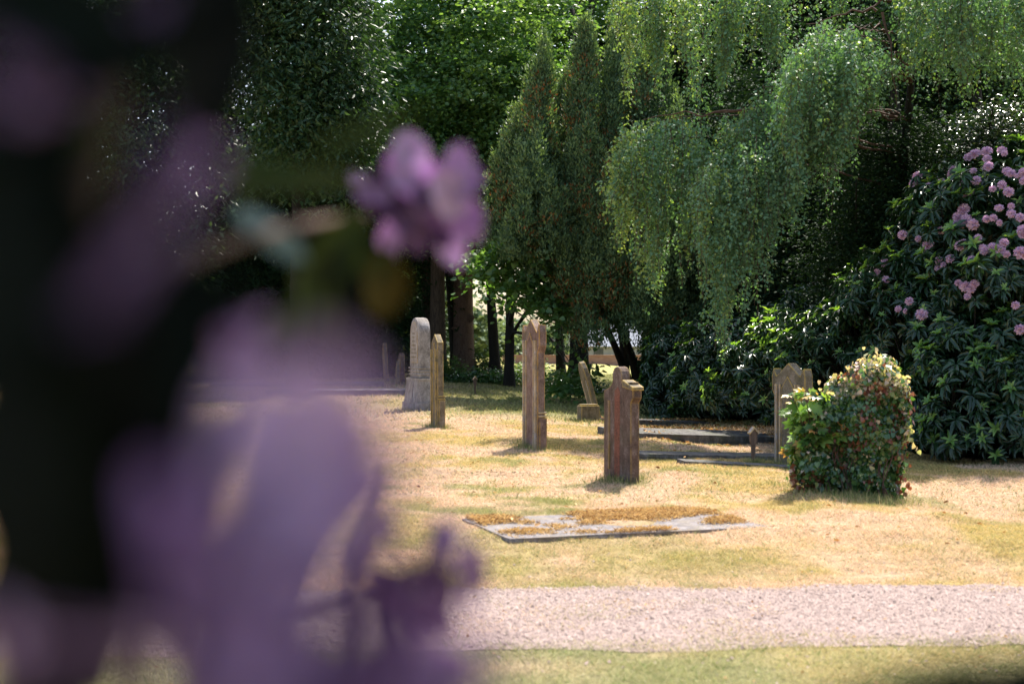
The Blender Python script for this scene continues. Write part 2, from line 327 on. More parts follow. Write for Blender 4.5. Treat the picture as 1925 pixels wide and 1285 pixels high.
# footprints where no grass grows (slabs), filled further down
slab_fp = []
def slab_place(px, py, rz): return gpix(px, py), rz
RZ = R(22)
slabs = [  # px, py, length, width, thickness, rz, label, material key
    (1155, 980, 2.2, 1.02, .03, 22, 'large sunlit grave slab with straw and moss patches lying in front of the path', 'slab'),
    (1300, 828, 2.7, 1.1, .11, 20, 'long dark raised grave slab under the rhododendrons, the farthest behind the small wooden stake', 'slabdark'),
    (1345, 857, 2.8, .55, .07, 12, 'grey stone grave slab with brown leaves, just behind the small wooden stake', 'slabdark'),
    (1400, 874, 1.6, .3, .05, 12, 'low narrow grave slab edging the grass, nearest the small wooden stake', 'slabdark'),
    (1215, 800, 2.4, .5, .08, 20, 'mossy dark grave kerb beyond the raised slab, left of the leaf litter', 'slabdark'),
    (650, 743, 3.6, .9, .12, 8, 'flat weathered grave slab left of the arched monument', 'slab'),
    (560, 726, 4.6, .7, .1, 6, 'long flat grave slab on the far left crest of the grass', 'slab'),
]
SP = []
for s in slabs:
    c = gpix(s[0], s[1]); SP.append((c, R(s[5])))
def in_slab(x, y, pad=0.0):
    m = np.zeros(len(x), bool)
    for s, (c, rz) in zip(slabs, SP):
        dx, dy = x-c.x, y-c.y; u = dx*math.cos(rz)+dy*math.sin(rz); v = -dx*math.sin(rz)+dy*math.cos(rz)
        m |= (abs(u) < s[2]/2+pad) & (abs(v) < s[3]/2+pad)
    return m
# grass blades, denser close by
mb = MB()
def blades(n, y0, y1, Lr, Wr, lean=1.0, keep=None, tall=0):
    u = rg.random(n); y = np.sqrt(u*(y1**2-y0**2)+y0**2); x = rg.uniform(-.5, .5, n)*y
    nz_ = fbm(x*3.1+8, y*3+1, 3)-.5; lo = path_lo(x)+nz_*.5; hi = path_hi(x)+nz_*.35
    k = (rg.random(n) < 1-sstep(-.3, .12, y-lo)) | (rg.random(n) < sstep(-.12, .1, y-hi)) | ((fbm(x*1.7+31, y*2.6+5, 3) > .66) & (rg.random(n) < .35))
    k &= ~in_slab(x, y, -.05+.0*x) | (in_slab(x, y, 0) & (rg.random(n) < .02))
    # clumping
    k &= (fbm(x*5, y*5, 2) > rg.uniform(.1, .55, n))
    if keep is not None: k &= keep(x, y)
    x, y = x[k], y[k]; n = len(x)
    col = turf_col(x, y)*rg.uniform(.8, 1.35, (n, 1)); g_ = rg.random(n) < .12
    col[g_] = np.array([.16, .23, .06])*rg.uniform(.7, 1.3, (g_.sum(), 1))
    a = rg.uniform(0, 6.28, n); D = np.stack([np.cos(a)*lean, np.sin(a)*lean, rg.uniform(.15, 1, n)], -1)
    leaves(mb, np.stack([x, y, ground(x, y)-.004], -1), D, rvec(n)*.6+np.array([0, 0, .8]), rg.uniform(*Lr, n), rg.uniform(*Wr, n), T_BLADE, 0, np.clip(col, 0, .9))
blades(800000, 6.0, 13, (.02, .055), (.003, .006), .9)
blades(520000, 13, 24, (.025, .06), (.006, .011), .8)
blades(280000, 24, 62, (.05, .11), (.014, .028), .6)
# long stray straws and taller tufts
blades(5000, 6.2, 14, (.08, .2), (.0025, .004), 1.2)
blades(26000, 6.2, 30, (.05, .12), (.004, .008), .5, keep=lambda x, y: fbm(x*2.6+4, y*2.2, 2) > .6)
for (px_, py_, rr_) in [(1168, 903, .35), (1004, 841, .35), (823, 804, .3), (1489, 878, .4), (790, 770, .6), (1416, 873, .15), (1600, 936, .6), (1660, 945, .4), (1540, 915, .5), (1106, 791, .4), (727, 718, .4), (755, 720, .4)]:
    b_ = gpix(px_, py_); n = 900; a = rg.uniform(0, 6.28, n); d_ = np.abs(rg.normal(.6, .35, n))*rr_; x = b_.x+np.cos(a)*d_*.8; y = b_.y+np.sin(a)*d_
    col = np.where((rg.random(n) < .5)[:, None], np.array([.16, .21, .06]), np.array([.45, .38, .17]))*rg.uniform(.7, 1.3, (n, 1))
    D = np.stack([rg.normal(size=n)*.4, rg.normal(size=n)*.4, np.ones(n)], -1); L = rg.uniform(.03, .12, n)
    leaves(mb, np.stack([x, y, ground(x, y)-.004], -1), D, rvec(n), L, rg.uniform(.004, .009, n), T_BLADE, 0, col)
tag(mb.build('grass', M['blade']), kind='stuff')

# ------------------------------------------------------------------ grave slabs
M['slab'] = mstone('slab_grey', (.1, .09, .09), (.17, .155, .155), (.25, .225, .225), (.4, .25, .1), .3, (.16, .13, .08), .5)
M['slabdark'] = mstone('slab_dark', (.05, .045, .045), (.1, .095, .09), (.19, .18, .18), (.2, .16, .08), .2, (.06, .07, .03), .6)
def bm_obj(name, bm, mat, parent=None, bevel=0, loc=None, rot=None):
    if bevel:
        es = [e for e in bm.edges if len(e.link_faces) == 2 and e.calc_face_angle(0) > .35]
        bmesh.ops.bevel(bm, geom=es, offset=bevel, segments=2, affect='EDGES', profile=.6, clamp_overlap=True)
    me = bpy.data.meshes.new(name); bm.to_mesh(me); bm.free(); me.materials.append(mat)
    o = bpy.data.objects.new(name, me); COL.objects.link(o); o.parent = parent
    if loc is not None: o.location = loc
    if rot is not None: o.rotation_euler = rot
    return o
def box(bm, cx, cy, cz, sx, sy, sz):
    m = Matrix.Translation((cx, cy, cz)) @ Matrix.Diagonal((sx, sy, sz, 1))
    return bmesh.ops.create_cube(bm, size=1, matrix=m)
def prism(bm, prof, y0, y1):
    """profile in x,z extruded from y0 to y1"""
    a = [bm.verts.new((x, y0, z)) for x, z in prof]; b = [bm.verts.new((x, y1, z)) for x, z in prof]
    bm.faces.new(a[::-1]); bm.faces.new(b); n = len(prof)
    for i in range(n): bm.faces.new((a[i], a[(i+1) % n], b[(i+1) % n], b[i]))
    bmesh.ops.recalc_face_normals(bm, faces=bm.faces)
for i, (s, (c, rz)) in enumerate(zip(slabs, SP)):
    L_, W_, T_ = s[2], s[3], s[4]
    bm = bmesh.new(); box(bm, 0, 0, -.06, L_, W_, .12+T_)
    bmesh.ops.subdivide_edges(bm, edges=bm.edges[:], cuts=5, use_grid_fill=True)
    for v in bm.verts: v.co += Vector((random.uniform(-1, 1), random.uniform(-1, 1), random.uniform(-.4, .4)))*.006
    o = bm_obj('grave_slab', bm, M[s[7]], None, .006)
    # tilt with the ground
    ca, sa = math.cos(rz), math.sin(rz)
    hx = float(ground(c.x+ca*L_/2, c.y+sa*L_/2)-ground(c.x-ca*L_/2, c.y-sa*L_/2))/L_
    hy = float(ground(c.x-sa*W_/2, c.y+ca*W_/2)-ground(c.x+sa*W_/2, c.y-ca*W_/2))/W_
    o.rotation_euler = (math.atan(hy), -math.atan(hx), rz)
    mid = float(np.mean([ground(c.x+ca*u*L_/2-sa*v*W_/2, c.y+sa*u*L_/2+ca*v*W_/2) for u in (-1, 0, 1) for v in (-1, 0, 1)]))
    o.location = (c.x, c.y, mid+T_/2+(-.008 if i == 0 else 0))
    tag(o, s[6], 'grave slab', 'flat grave slabs')
# moss cushions and straw drifted over the near slab: one patch of stuff
c, rz = SP[0]; mb = MB(); n = 42000
u = rg.uniform(-1.08, 1.08, n); v = rg.uniform(-.5, .5, n)
dens = sstep(.47, .68, fbm(u*2.2+8, v*4+3, 3)+.16*np.exp(-((u+.55)/.55)**2-((v+.1)/.3)**2)+.1*np.exp(-((u-.35)/.25)**2-((v-.15)/.1)**2))
k = rg.random(n) < dens; u, v, dd = u[k], v[k], dens[k]; n = len(u)
x = c.x+u*math.cos(rz)-v*math.sin(rz); y = c.y+u*math.sin(rz)+v*math.cos(rz); a = rg.uniform(0, 6.28, n)
col = np.where((rg.random(n) < .22)[:, None], np.array([.2, .09, .03]), np.array([.55, .36, .14]))*rg.uniform(.7, 1.3, (n, 1))
zs_ = np.array([slabs[0][4]+.0]*n)
o0 = [o for o in COL.objects if o.name == 'grave_slab'][0]
mw = Matrix.LocRotScale(o0.location, o0.rotation_euler, None)
pts = np.array([tuple(mw @ Vector((uu, vv, .0165))) for uu, vv in zip(u, v)])+np.stack([0*u, 0*u, rg.random(n)*.03*dd], -1)
leaves(mb, pts, np.stack([np.cos(a), np.sin(a), rg.uniform(0, .9, n)], -1), rvec(n), rg.uniform(.02, .05, n), rg.uniform(.004, .009, n), T_BLADE, 0, col)
tag(mb.build('dry_moss', M['blade']), kind='stuff')

# ------------------------------------------------------------------ headstones
M['stA'] = mstone('stone_brown', (.1, .062, .05), (.2, .13, .105), (.3, .22, .19), (.6, .36, .06), 1.0, (.09, .09, .05))
M['stApale'] = mstone('stone_pale_moulding', (.22, .18, .16), (.34, .3, .27), (.45, .41, .38), (.6, .38, .08), 1.0, (.14, .13, .09), .3)
M['stB'] = mstone('stone_olive', (.09, .075, .05), (.17, .14, .095), (.27, .23, .18), (.6, .4, .07), 1.0, (.08, .08, .04))
M['stC'] = mstone('stone_grey', (.16, .14, .13), (.3, .27, .25), (.43, .4, .38), (.3, .26, .2), .5, (.1, .09, .07), .55)
M['stG'] = mstone('stone_dark_brown', (.06, .04, .032), (.125, .085, .068), (.22, .17, .15), (.5, .33, .07), .7, (.07, .07, .04))
M['stRed'] = mstone('stone_red_stain', (.1, .05, .038), (.19, .075, .05), (.22, .11, .085), (.3, .1, .05), .2, (.1, .06, .04))
M['stDim'] = mstone('carved_lines', (.1, .09, .08), (.17, .15, .14), (.25, .22, .2))
M['metal'] = mrough('dark_letters', (.03, .03, .03), (.06, .05, .05), 30)
def arc(cx, cz, r, a0, a1, n):
    return [(cx+r*math.cos(R(a0+(a1-a0)*i/n)), cz+r*math.sin(R(a0+(a1-a0)*i/n))) for i in range(n+1)]
def gothic_stone(px, py, hpx, w_, t, phi, label, mats, tilt=(0, 0), ears=True, plinth=.3, peak=.12):
    """stele with tall central gable and corbelled, gabled ears; width along local x, inscription face at -y"""
    b = gpix(px, py); H = hpx*b.y/FPX
    root = empty('headstone', (b.x, b.y, b.z-.04), -(R(90)-R(phi)), label, 'headstone', 'old standing headstones')
    root.rotation_euler[0] = R(tilt[0]); root.rotation_euler[1] = R(tilt[1]); H += .04
    h = w_/2; e = .06; zv = H-peak*1.35; ze = H-peak*.55
    if ears:
        prof = [(-h, 0), (h, 0), (h, zv-.26), (h+e, zv-.17), (h+e, zv+.0), (h+e*.5, ze), (h-.035, zv), (0, H), (-h+.035, zv), (-h-e*.5, ze), (-h-e, zv), (-h-e, zv-.17), (-h, zv-.26)]
    else:
        prof = [(-h, 0), (h, 0), (h, zv), (0, H), (-h, zv)]
    bm = bmesh.new(); prism(bm, prof, -t/2, t/2); bm_obj('shaft', bm, mats[0], root, .008)
    # frame mouldings and inset panel on the inscription face
    zt = zv-.1
    for sx in (-1, 1):
        for off, wd, pr in ((.048, .04, .03), (.118, .028, .022)):
            bm = bmesh.new(); box(bm, sx*(h-off), -t/2-pr*.4, (.02+zt)/2, wd, pr, zt-.02); bm_obj('moulding', bm, mats[1], root, .006)
    bm = bmesh.new()
    prism(bm, [(-h+.14, .02), (h-.14, .02), (h-.14, zt-.05), (0, zt+.1), (-h+.14, zt-.05)], -t/2-.012, -t/2+.01)
    bm_obj('inscription_panel', bm, mats[2], root, .004)
    # plinth and roll bands wrap the narrow sides and the back
    bm = bmesh.new(); box(bm, 0, .02, plinth/2-.02, w_+.05, t-.0, plinth); bm_obj('plinth', bm, mats[0], root, .012)
    for dz in (0.0, .045):
        bm = bmesh.new(); box(bm, 0, .018, plinth+dz, w_+.035, t+.01, .022); bm_obj('band', bm, mats[1], root, .008)
    return root
STM = [M['stA'], M['stApale'], M['stA']]
gothic_stone(1004, 841, 241, .52, .105, 20, 'tallest headstone, pinkish brown with yellow lichen edges and three pointed gables', STM, plinth=.46, peak=.13)
gothic_stone(1489, 878, 196, .54, .12, 26, 'brown three gabled headstone beside the ivy covered stone', [M['stB'], M['stApale'], M['stB']], tilt=(0, 0), plinth=.16)
gothic_stone(823, 804, 176, .42, .1, 16, 'slim olive brown headstone with pointed top in front of the arched monument', [M['stB'], M['stB'], M['stB']], ears=False, plinth=.5, peak=.1, tilt=(0, -1.2))
gothic_stone(727, 718, 74, .5, .1, 8, 'thin leaning yellow edged headstone, farthest left by the dark trees', [M['stB'], M['stB'], M['stB']], ears=False, plinth=.2, peak=.05, tilt=(3, 0))
gothic_stone(755, 720, 57, .6, .13, 10, 'small dark brown headstone on the far crest left of the arched monument', [M['stA'], M['stB'], M['stA']], ears=False, plinth=.2, peak=.06)
gothic_stone(748, 721, 42, .5, .08, 5, 'low yellow lichen headstone close to the small dark brown one', [M['stB'], M['stB'], M['stB']], ears=False, plinth=.15, peak=.05)
# round headed stone with stepped shoulders and red streak
b = gpix(1168, 903); H = 214*b.y/FPX+.04; t = .1; h = .3
root = empty('headstone', (b.x, b.y, b.z-.04), -(R(90)-R(23)), 'dark brown round headed headstone with rust red streak and stepped shoulder', 'headstone', 'old standing headstones')
hr = .105
prof = [(-h, 0), (h, 0), (h, H-.36), (h+.05, H-.31), (h+.05, H-.22), (h-.01, H-.18), (h-.01, H-.15), (hr+.0, H-.16)]
prof += arc(0, H-hr, hr, -20, 200, 12)
prof += [(-hr-.0, H-.16)]+[(x_, z_) for x_, z_ in [(-.13, H-.19), (-.19, H-.22), (-.25, H-.235), (-h, H-.25)]]
bm = bmesh.new(); prism(bm, prof, -t/2, t/2); bm_obj('shaft', bm, M['stG'], root, .016)
bm = bmesh.new(); prism(bm, [(-.055, .06), (.055, .06), (.065, H-.25), (.02, H-.2), (-.05, H-.25)], -t/2-.003, -t/2+.02); bm_obj('red_band', bm, M['stRed'], root, .004)
for sx in (-.17,):
    bm = bmesh.new(); box(bm, sx, -t/2-.004, (H-.4)/2+.1, .035, .016, H-.5); bm_obj('moulding', bm, M['stG'], root, .005)
bm = bmesh.new(); prism(bm, [(h-.16, H-.205), (h+.065, H-.235), (h+.065, H-.2), (h-.16, H-.13)], -t/2-.015, t/2+.015); bm_obj('shoulder_cap', bm, M['stB'], root, .008)
# arched grey monument
b = gpix(790, 770); H = 173*b.y/FPX+.05; t = .24; h = .33
root = empty('monument', (b.x, b.y, b.z-.05), -(R(90)-R(20)), 'tall pale grey round arched monument with inscribed face and stepped plinth', 'monument')
def taper_block(name, w0, w1, t0, t1, z0, z1, mat, bev=.01):
    bm = bmesh.new(); v = []
    for (ww, tt_, z) in ((w0, t0, z0), (w1, t1, z1)):
        v.append([bm.verts.new((sx*ww/2, sy*tt_/2, z)) for sx, sy in ((-1, -1), (1, -1), (1, 1), (-1, 1))])
    bm.faces.new(v[0][::-1]); bm.faces.new(v[1])
    for i in range(4): bm.faces.new((v[0][i], v[0][(i+1) % 4], v[1][(i+1) % 4], v[1][i]))
    return bm_obj(name, bm, mat, root, bev)
taper_block('plinth', .98, .96, .46, .44, 0, .2, M['stC'])
taper_block('pedestal', .88, .76, .40, .32, .197, .62, M['stC'])
taper_block('corner_block', .3, .24, .43, .36, .2, .58, M['stC'])
taper_block('cornice', .8, .8, .34, .34, .617, .66, M['stC'], .012)
bm = bmesh.new(); prof = [(-.34, .655), (.34, .655), (.31, H-.31)]+arc(0, H-.31, .31, 0, 180, 18)[1:]
prism(bm, prof, -t/2, t/2); bm_obj('arched_slab', bm, M['stC'], root, .045)
bm = bmesh.new(); prof = [(-.25, .95), (.25, .95), (.23, H-.31)]+arc(0, H-.31, .23, 0, 180, 14)[1:]
prism(bm, prof, -t/2-.01, -t/2+.02); bm_obj('inscription_panel', bm, M['stApale'], root, .006)
bm = bmesh.new(); z = H-.3; k = 0
while z > 1.0:
    wv = .08+.1*((k*29) % 7)/7
    bm2 = bmesh.new(); box(bm2, 0, -t/2-.0115, z, 2*wv, .004, .018+.012*(k % 3 == 0)); bm_obj('inscription_line', bm2, M['stDim'], root); z -= .075; k += 1
bm.free()
for z in (.73, .79, .85):
    bm = bmesh.new(); box(bm, 0, 0, z, .7, t+.03, .025); bm_obj('band', bm, M['stC'], root, .006)
# leaning stone with its block
b = gpix(1124, 792); Hh = 122*b.y/FPX
root = empty('headstone', (b.x, b.y, b.z-.05), -(R(90)-R(13)), 'grey headstone with yellow edges leaning far to the left', 'headstone', 'old standing headstones')
root.rotation_euler = (0, 0, -(R(90)-R(13)))
M_l = Quaternion((0, 1, 0), R(-15))
root.rotation_mode = 'QUATERNION'; root.rotation_quaternion = M_l @ Quaternion((0, 0, 1), -(R(90)-R(13)))
bm = bmesh.new(); prism(bm, [(-.2, 0), (.2, 0), (.2, Hh-.3), (.165, Hh-.14), (.09, Hh-.03), (0, Hh), (-.09, Hh-.03), (-.165, Hh-.14), (-.2, Hh-.3)], -.045, .045); bm_obj('shaft', bm, M['stB'], root, .008)
for sx in (-.14, .14):
    bm = bmesh.new(); box(bm, sx, -.048, Hh/2-.1, .03, .02, Hh-.5); bm_obj('moulding', bm, M['stApale'], root, .004)
b = gpix(1106, 791)
bm = bmesh.new(); box(bm, 0, 0, .12, .36, .2, .32); box(bm, 0, 0, .29, .32, .16, .03)
o = bm_obj('stone_block', bm, M['stB'], None, .02, (b.x, b.y, b.z), (0, 0, RZ)); tag(o, 'squat brown stone block at the foot of the leaning headstone', 'stone block')
# stakes
M['wood'] = mrough('weathered_wood', (.08, .05, .035), (.2, .14, .1), 6, (6, 6, .6))
def stake(px, py, hpx, name, label, wpx):
    b = gpix(px, py); H = hpx*b.y/FPX; w_ = wpx*b.y/FPX
    root = empty(name, (b.x, b.y, b.z-.03), R(15), label, 'stake')
    mbt = bmesh.new()
    prism(mbt, [(-w_*.22, 0), (w_*.22, 0), (w_*.3, H*.58), (-w_*.3, H*.58)], -w_*.2, w_*.2); bm_obj('post', mbt, M['wood'], root, .003)
    mbt = bmesh.new(); prism(mbt, [(-w_*.3, H*.56), (w_*.3, H*.56), (w_*.5, H*.66), (w_*.5, H*.88), (0, H*.96), (-w_*.5, H*.88), (-w_*.5, H*.66)], -w_*.35, w_*.35); bm_obj('head', mbt, M['wood'], root, .003)
    mbt = bmesh.new(); prism(mbt, [(-w_*.72, H*.86), (-w_*.68, H*.83), (0, H*.96), (w_*.68, H*.83), (w_*.72, H*.86), (0, H*1.02)], -w_*.5, w_*.5); bm_obj('cap', mbt, M['stApale'], root, .002)
stake(1416, 873, 75, 'wooden_stake', 'small brown wooden stake with roofed head by the dark slabs', 13)
stake(893, 742, 37, 'wooden_stake', 'tiny thin marker stake on the shaded lawn near the big trunk', 6)

# ------------------------------------------------------------------ trees
def crown(mb, blobs, nclump, nleaf, cr=.45, flat=.35, size=(.07, .11), T=T_OVAL, m=0, up=.8, droop=.25, pw=.4, wid=.7, m2=None, p2=0, sagg=0):
    blobs = [(np.array(tuple(c), float), np.array(r, float)) for c, r in blobs]
    wts = np.array([r.prod()**.67 for c, r in blobs]); wts /= wts.sum()
    bi = rg.choice(len(blobs), nclump, p=wts)
    C = np.array([b[0] for b in blobs])[bi]; Rr = np.array([b[1] for b in blobs])[bi]
    d = rvec(nclump); rad = rg.random(nclump)**pw; cc = C+d*Rr*rad[:, None]
    rsz = rg.uniform(.5, 1.3, nclump)*cr
    ci = np.repeat(np.arange(nclump), nleaf); n = len(ci)
    off = rg.normal(size=(n, 3)); hr = np.hypot(off[:, 0], off[:, 1])
    out = d[ci]*np.array([1, 1, .2])
    p = cc[ci]+off*np.array([1, 1, flat])*(rsz[ci]*.6)[:, None]
    p[:, 2] -= hr**2*rsz[ci]*.12*(1+sagg)
    a = rg.uniform(0, 6.28, n)
    D = np.stack([np.cos(a), np.sin(a), -droop+0*a], -1)+out*.7+rg.normal(size=(n, 3))*.25
    Nn = np.array([0, 0, up])+rg.normal(size=(n, 3))*.5
    mm = m
    L = rg.uniform(*size, n)
    if m2 is not None:
        k = rg.random(n) < p2; leaves(mb, p[k], D[k], Nn[k], L[k], L[k]*wid, T, m2); k = ~k
        leaves(mb, p[k], D[k], Nn[k], L[k], L[k]*wid, T, m)
    else: leaves(mb, p, D, Nn, L, L*wid, T, m)
    return cc
def trunk_mesh(name, root, base, top, r0, r1, mat, bend=.25, flare=1.5, limbs=(), knots=0, sides=12):
    mb = MB(); n = 14; base = np.array(tuple(base)); top = np.array(tuple(top)); t = np.linspace(0, 1, n)
    pts = base+(top-base)*t[:, None]; ph = rg.uniform(0, 6.28, 2)
    pts[:, 0] += np.sin(t*5+ph[0])*bend*.3*t; pts[:, 1] += np.sin(t*4+ph[1])*bend*.3*t
    rr = r0+(r1-r0)*t; rr = rr*(1+(flare-1)*np.exp(-t*18))*(1+.05*rg.normal(size=n))
    pts[0, 2] -= .15
    # subdivide near the foot for the root flare
    tube(mb, pts, rr, sides)
    for (tt_, tip, r) in limbs:
        s = pts[min(n-1, int(tt_*(n-1)))]; tip = np.array(tuple(tip), float)
        midp = (s+tip)/2+np.array([0, 0, .12*np.linalg.norm(tip-s)])
        q = bez(s, midp, tip, 7); q[1:-1] += rg.normal(size=(5, 3))*.06
        tube(mb, q, np.linspace(r, r*.25, 7), 6)
        for kk in range(3):
            s2 = q[2+kk]; t2 = s2+(tip-s)*rg.uniform(.25, .45)+rg.normal(size=3)*.5; q2 = bez(s2, (s2+t2)/2+[0, 0, .15], t2, 5); tube(mb, q2, np.linspace(r*.4, r*.1, 5), 5)
    for k in range(knots):
        i = rg.uniform(.05, .45); c = base+(top-base)*i; a = rg.uniform(3.6, 5.8); q = c+np.array([math.cos(a), math.sin(a), 0])*(r0*.85)
        for j in range(3):
            tube(mb, [q-np.array([0, 0, .14])+.02*j, q+np.array([math.cos(a), math.sin(a), 0])*.09, q+np.array([0, 0, .14])], [.05, .13, .04], 7)
    o = mb.build(name, mat, root, smooth=True); return pts
def tree(name, px, py, r0, top_z, blobs, label, cat, matleaf, matbark, group=None, nclump=200, nleaf=60, lean=(0, 0), extra=None, limbs=6, knots=0, Y=None, **kw):
    if Y is None: b = gpix(px, py)
    else:
        x = (px-962.5)/FPX*Y; b = Vector((x, Y, float(ground(x, Y))))
    root = empty(name, b, 0, label, cat, group)
    loc = np.array(tuple(b))
    bl = [((c[0]-b.x, c[1]-b.y, c[2]-b.z), r) for c, r in blobs]
    lm = []
    for k in range(limbs):
        c, r = bl[k % len(bl)]; d = rg.normal(size=3); d /= np.linalg.norm(d); tip = np.array(c)+d*np.array(r)*.6
        tz = max(.3, min(.92, (tip[2]*.75)/max(top_z, .1))); lm.append((tz, tip, r0*.4))
    trunk_mesh('trunk', root, (0, 0, 0), (lean[0], lean[1], top_z), r0, r0*.35, matbark, limbs=lm, knots=knots)
    mb = MB(); ms = matleaf if isinstance(matleaf, (list, tuple)) else [matleaf]
    crown(mb, bl, nclump, nleaf, **kw)
    if extra: extra(mb)
    mb.build('crown', ms, root)
    return root
def B(px, py, y, rx, ry, rz): return (P(px, py, y), (rx, ry, rz))
GT = 'tall trees at the far edge of the lawn'
tree('maple_tree', 872, 714, .36, 11.5, [B(850, 230, 42, 3.2, 3, 2.6), B(760, 120, 43, 3, 3, 3), B(960, 130, 41, 2.4, 2.5, 2.8), B(880, 370, 43, 2.6, 2.5, 1.6), B(860, -60, 43, 4, 3, 2.5)],
     'broad maple with the thickest, knobbly reddish brown trunk', 'tree', [M['maple'], M['maple']], M['bark_lit'], GT, 760, 95, knots=5, cr=.75, flat=.28, size=(.1, .17), pw=.5)
tree('tall_tree', 800, 716, .2, 12, [B(780, 330, 49, 2.3, 2.5, 2.5), B(730, 420, 49, 2, 2, 1.8), B(690, 200, 50, 2.6, 2.5, 3)], 'slender tree left of the maple, its trunk showing beside the arched monument', 'tree', M['maple'], M['bark'], GT, 300, 80, lean=(.3, 0), cr=.7, flat=.3, size=(.1, .16), Y=47)
tree('tall_tree', 822, 716, .27, 12, [B(830, 300, 50, 2.2, 2.5, 2.5), B(900, 420, 50, 1.8, 2, 1.5)], 'straight brown trunked tree just left of the maple', 'tree', M['maple'], M['bark'], GT, 200, 80, Y=45, cr=.7, flat=.3, size=(.1, .16))
tree('tall_tree', 862, 716, .2, 12, [B(1000, 60, 50, 3, 2.5, 3), B(900, 0, 50, 2, 2, 2)], 'dark leaning tree touching the left side of the maple trunk', 'tree', M['maple'], M['bark_dark'], GT, 240, 80, lean=(-1.0, 0), Y=49, cr=.7, flat=.3, size=(.1, .16))
tree('tall_tree', 932, 718, .17, 9.5, [B(950, 300, 50, 2.2, 2, 2), B(1010, 420, 50, 2.4, 2, 1.6)], 'thin dark tree with ivied foot in the sunny gap', 'tree', M['maple'], M['bark_dark'], GT, 150, 70, lean=(-.6, 0), Y=46, cr=.7, flat=.3, size=(.09, .15))
tree('tall_tree', 1056, 712, .16, 9.5, [B(1100, 200, 55, 3.2, 2, 3), B(1200, 330, 54, 2.4, 2, 1.8)], 'thin dark tree just right of the tallest headstone', 'tree', M['maple'], M['bark_dark'], GT, 200, 70, lean=(-.5, 0), Y=52, cr=.8, flat=.3, size=(.1, .16))
tree('tall_tree', 1088, 716, .3, 11, [B(1150, 100, 48, 3, 2, 3), B(1250, 150, 48, 3, 2, 3), B(1050, -20, 48, 3, 2, 3)], 'dark trunked tree behind the leaning headstone', 'tree', M['maple'], M['bark_dark'], GT, 420, 80, Y=44, cr=.8, flat=.3, size=(.1, .16))
tree('tall_tree', 1237, 722, .24, 10, [B(1350, 150, 50, 3, 2, 3), B(1450, 300, 50, 2.6, 2, 2.6)], 'pale brown trunked tree behind the many stemmed cypress', 'tree', M['maple'], M['bark'], GT, 260, 70, Y=43, cr=.8, flat=.3, size=(.1, .16))
# lime with low bright foliage
def lime_extra(mb): pass
tree('lime_tree', 957, 722, .15, 6, [B(930, 480, 33, .8, 1, .6), B(970, 520, 33, 1.0, 1, .4), B(1030, 560, 33, 1.0, 1, .6), B(1010, 490, 33, 1.1, 1, .9), B(1085, 590, 33, 1.0, 1, .4), B(1095, 700, 34, .65, .6, .3), B(1050, 725, 33, .45, .5, .15)],
     'young lime tree with bright green low branches behind the tallest headstone', 'tree', M['lime'], M['bark_dark'], None, 120, 36, Y=42, cr=.5, flat=.35, size=(.1, .16), T=T_HEART, wid=.85, pw=.6)
# dark hanging conifers on the left, mostly behind the blurred bush
GD = 'dark evergreen trees on the left'
def dark_tree(px, Y, blobs, label, mat=None, nclump=420, size=(.12, .24), lean=(0, 0), top=11, nleaf=75, **kw):
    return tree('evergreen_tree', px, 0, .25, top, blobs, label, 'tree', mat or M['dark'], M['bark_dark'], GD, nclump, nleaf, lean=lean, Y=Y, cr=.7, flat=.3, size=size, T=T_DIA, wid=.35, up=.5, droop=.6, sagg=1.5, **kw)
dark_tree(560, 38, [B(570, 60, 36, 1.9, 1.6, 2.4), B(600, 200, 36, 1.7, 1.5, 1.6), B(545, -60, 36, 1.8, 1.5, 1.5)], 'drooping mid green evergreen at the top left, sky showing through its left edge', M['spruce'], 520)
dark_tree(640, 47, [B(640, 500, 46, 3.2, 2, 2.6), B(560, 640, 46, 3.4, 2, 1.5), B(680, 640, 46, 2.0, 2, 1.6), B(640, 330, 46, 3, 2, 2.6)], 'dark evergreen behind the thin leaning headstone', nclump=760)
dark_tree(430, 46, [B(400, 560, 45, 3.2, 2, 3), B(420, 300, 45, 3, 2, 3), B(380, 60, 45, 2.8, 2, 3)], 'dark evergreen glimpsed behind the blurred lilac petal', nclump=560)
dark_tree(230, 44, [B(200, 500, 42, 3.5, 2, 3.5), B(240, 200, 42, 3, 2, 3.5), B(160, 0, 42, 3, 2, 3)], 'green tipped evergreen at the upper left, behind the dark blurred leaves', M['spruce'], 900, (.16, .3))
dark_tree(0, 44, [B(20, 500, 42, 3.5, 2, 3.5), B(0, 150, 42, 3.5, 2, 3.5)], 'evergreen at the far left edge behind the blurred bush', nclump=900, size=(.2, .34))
dark_tree(700, 58, [B(700, 300, 56, 4, 2, 5), B(560, 400, 57, 4, 2, 5), B(600, 600, 57, 5, 2, 3)], 'big dark evergreen at the back of the left group', nclump=1700, size=(.2, .4))

